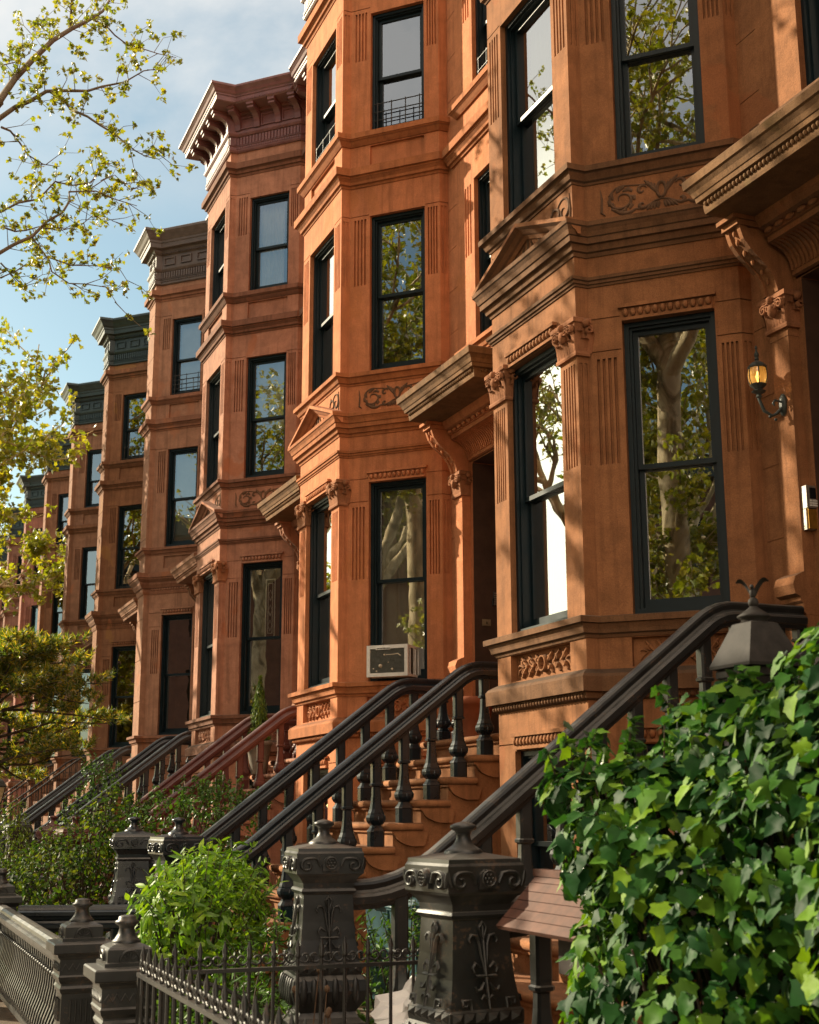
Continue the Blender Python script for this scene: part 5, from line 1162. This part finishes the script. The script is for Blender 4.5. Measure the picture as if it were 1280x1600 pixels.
# trees and houses over the road, seen only as reflections
for i, (x, y, s, h_) in enumerate(((13,-19.5,71,7),(7.5,-19.8,72,9),(1.5,-19.3,73,8),(-6,-19.6,74,9))):
    street_tree('tall tree across the road, %s of four' % ('rightmost','second from right','second from left','leftmost')[i], x, y, s, LF_FAR, h_, .32, 11, .22, (0,0), 4.2, 'trees over the road', lev=4, shape=DIAM, cl=.6)
FARB = simple('far_brick', (.20,.10,.07), .9, .2, 3)
for i in range(5):
    x0 = -22+i*9; r = thing('far_house', 'brick house across the road, number %d from the left' % (i+1), 'house', (x0+4,-27,GZ), 'houses over the road')
    M, l = frame((x0+8.98,-26),(x0,-26)); mb = MB(); ops = [(1+2.7*c,2.3+2.7*c,-.2+3.6*k,2.0+3.6*k,.25,True) for c in range(3) for k in range(3)]; wall_face(mb, (x0+8.98,-26), (x0,-26), GZ, 10.5+.6*(i%2), ops); mb.build('wall', FARB, r)
    mb = MB(); mb.box(x0+.01,-35,GZ,x0+8.97,-26.4,10.3); mb.build('rear_block', FARB, r)
    mb = MB(); mb.box(x0,-26.4,10.5+.6*(i%2),x0+8.98,-25.4,11.2+.6*(i%2)); mb.build('roof_cornice', CORNS[5], r)
    mb = MB()
    for o in ops: mb.poly([M(o[0],o[2],.2),M(o[1],o[2],.2),M(o[1],o[3],.2),M(o[0],o[3],.2)])
    mb.build('window', BLACKG, r)

# ------------------------------------------------------------------ camera, sun, sky
cam = bpy.data.cameras.new('camera'); co = bpy.data.objects.new('camera', cam); COL.objects.link(co); scene.camera = co
PIT, ROL, YAW = R(12.57919125), R(-.16695493), R(22.21424042)
fw = Vector((-math.cos(YAW)*math.cos(PIT), math.sin(YAW)*math.cos(PIT), math.sin(PIT)))
r0 = fw.cross(Vector((0,0,1))).normalized(); u0 = r0.cross(fw)
rr = r0*math.cos(ROL)+u0*math.sin(ROL); uu = u0*math.cos(ROL)-r0*math.sin(ROL)
Mx = Matrix((rr, uu, -fw)).transposed().to_4x4(); Mx.translation = (9.26635124,-5.29308368,0); co.matrix_world = Mx
cam.sensor_fit = 'HORIZONTAL'; cam.sensor_width = 36; cam.lens = 2092.41/1280*36; cam.clip_end = 3000; cam.clip_start = .1
cam.dof.use_dof = True; cam.dof.focus_distance = 12.5; cam.dof.aperture_fstop = 6.3
sun = bpy.data.lights.new('sun','SUN'); so = bpy.data.objects.new('sun', sun); COL.objects.link(so); sun.energy = 4.6; sun.angle = R(.6); sun.color = (1,.86,.62)
so.rotation_euler = SUND.to_track_quat('Z','Y').to_euler(); so.location = (-20,-20,30)
w = bpy.data.worlds.new('World'); scene.world = w; w.use_nodes = True; t = w.node_tree; t.nodes.clear()
sky = N(t,'ShaderNodeTexSky', sky_type='NISHITA'); sky.sun_disc = False; sky.sun_elevation = SUN_EL; sky.sun_rotation = math.atan2(SUND.x, SUND.y); sky.air_density = 1.0; sky.dust_density = 1.2; sky.ozone_density = 1.4
tc = N(t,'ShaderNodeTexCoord'); mp = N(t,'ShaderNodeMapping'); mp.inputs['Scale'].default_value = (1.1,1.1,2.2); mp.inputs['Location'].default_value = (.35,.2,.0); L(t, tc.outputs['Generated'], mp.inputs[0])
cn = noise(t, mp.outputs[0], 2.4, 9, .58, .35); cl = ramp(t, cn, [(.30,0),(.52,1)])
sp = N(t,'ShaderNodeSeparateXYZ'); L(t, tc.outputs['Generated'], sp.inputs[0]); hi = ramp(t, sp.outputs[2], [(.40,0),(.50,1)])
cf = mathn(t,'MULTIPLY', mathn(t,'MULTIPLY', cl, hi), .85)
skc = mixc(t, mixc(t, sky.outputs[0], (.93,.985,.81), 1.0, 'MULTIPLY'), (5.3,5.2,5.0), cf)
# bright warm patch added to the unseen sky, lifts the shaded faces
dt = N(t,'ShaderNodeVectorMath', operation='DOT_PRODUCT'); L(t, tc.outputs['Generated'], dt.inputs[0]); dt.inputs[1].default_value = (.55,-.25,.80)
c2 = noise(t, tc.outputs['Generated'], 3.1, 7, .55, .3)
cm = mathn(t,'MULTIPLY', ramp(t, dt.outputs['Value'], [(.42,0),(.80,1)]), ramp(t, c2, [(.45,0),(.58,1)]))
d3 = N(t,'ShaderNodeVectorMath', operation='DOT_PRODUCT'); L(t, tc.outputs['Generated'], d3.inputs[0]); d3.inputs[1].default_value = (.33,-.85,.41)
cm = mathn(t,'MULTIPLY', cm, ramp(t, d3.outputs['Value'], [(.90,1),(.97,0)]))     # gap cut in the added patch so bay windows mirror blue
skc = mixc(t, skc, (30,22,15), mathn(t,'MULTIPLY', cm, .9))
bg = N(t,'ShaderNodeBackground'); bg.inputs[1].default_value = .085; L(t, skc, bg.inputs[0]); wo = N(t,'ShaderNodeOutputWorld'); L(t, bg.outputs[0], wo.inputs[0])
scene.view_settings.view_transform = 'Standard'; scene.view_settings.look = 'None'; scene.view_settings.exposure = 1.14; scene.view_settings.gamma = 1
scene.cycles.max_bounces = 8; scene.cycles.transparent_max_bounces = 12; scene.cycles.caustics_reflective = False; scene.cycles.caustics_refractive = False
for o in bpy.data.objects:
    if '_o' in o: del o['_o']
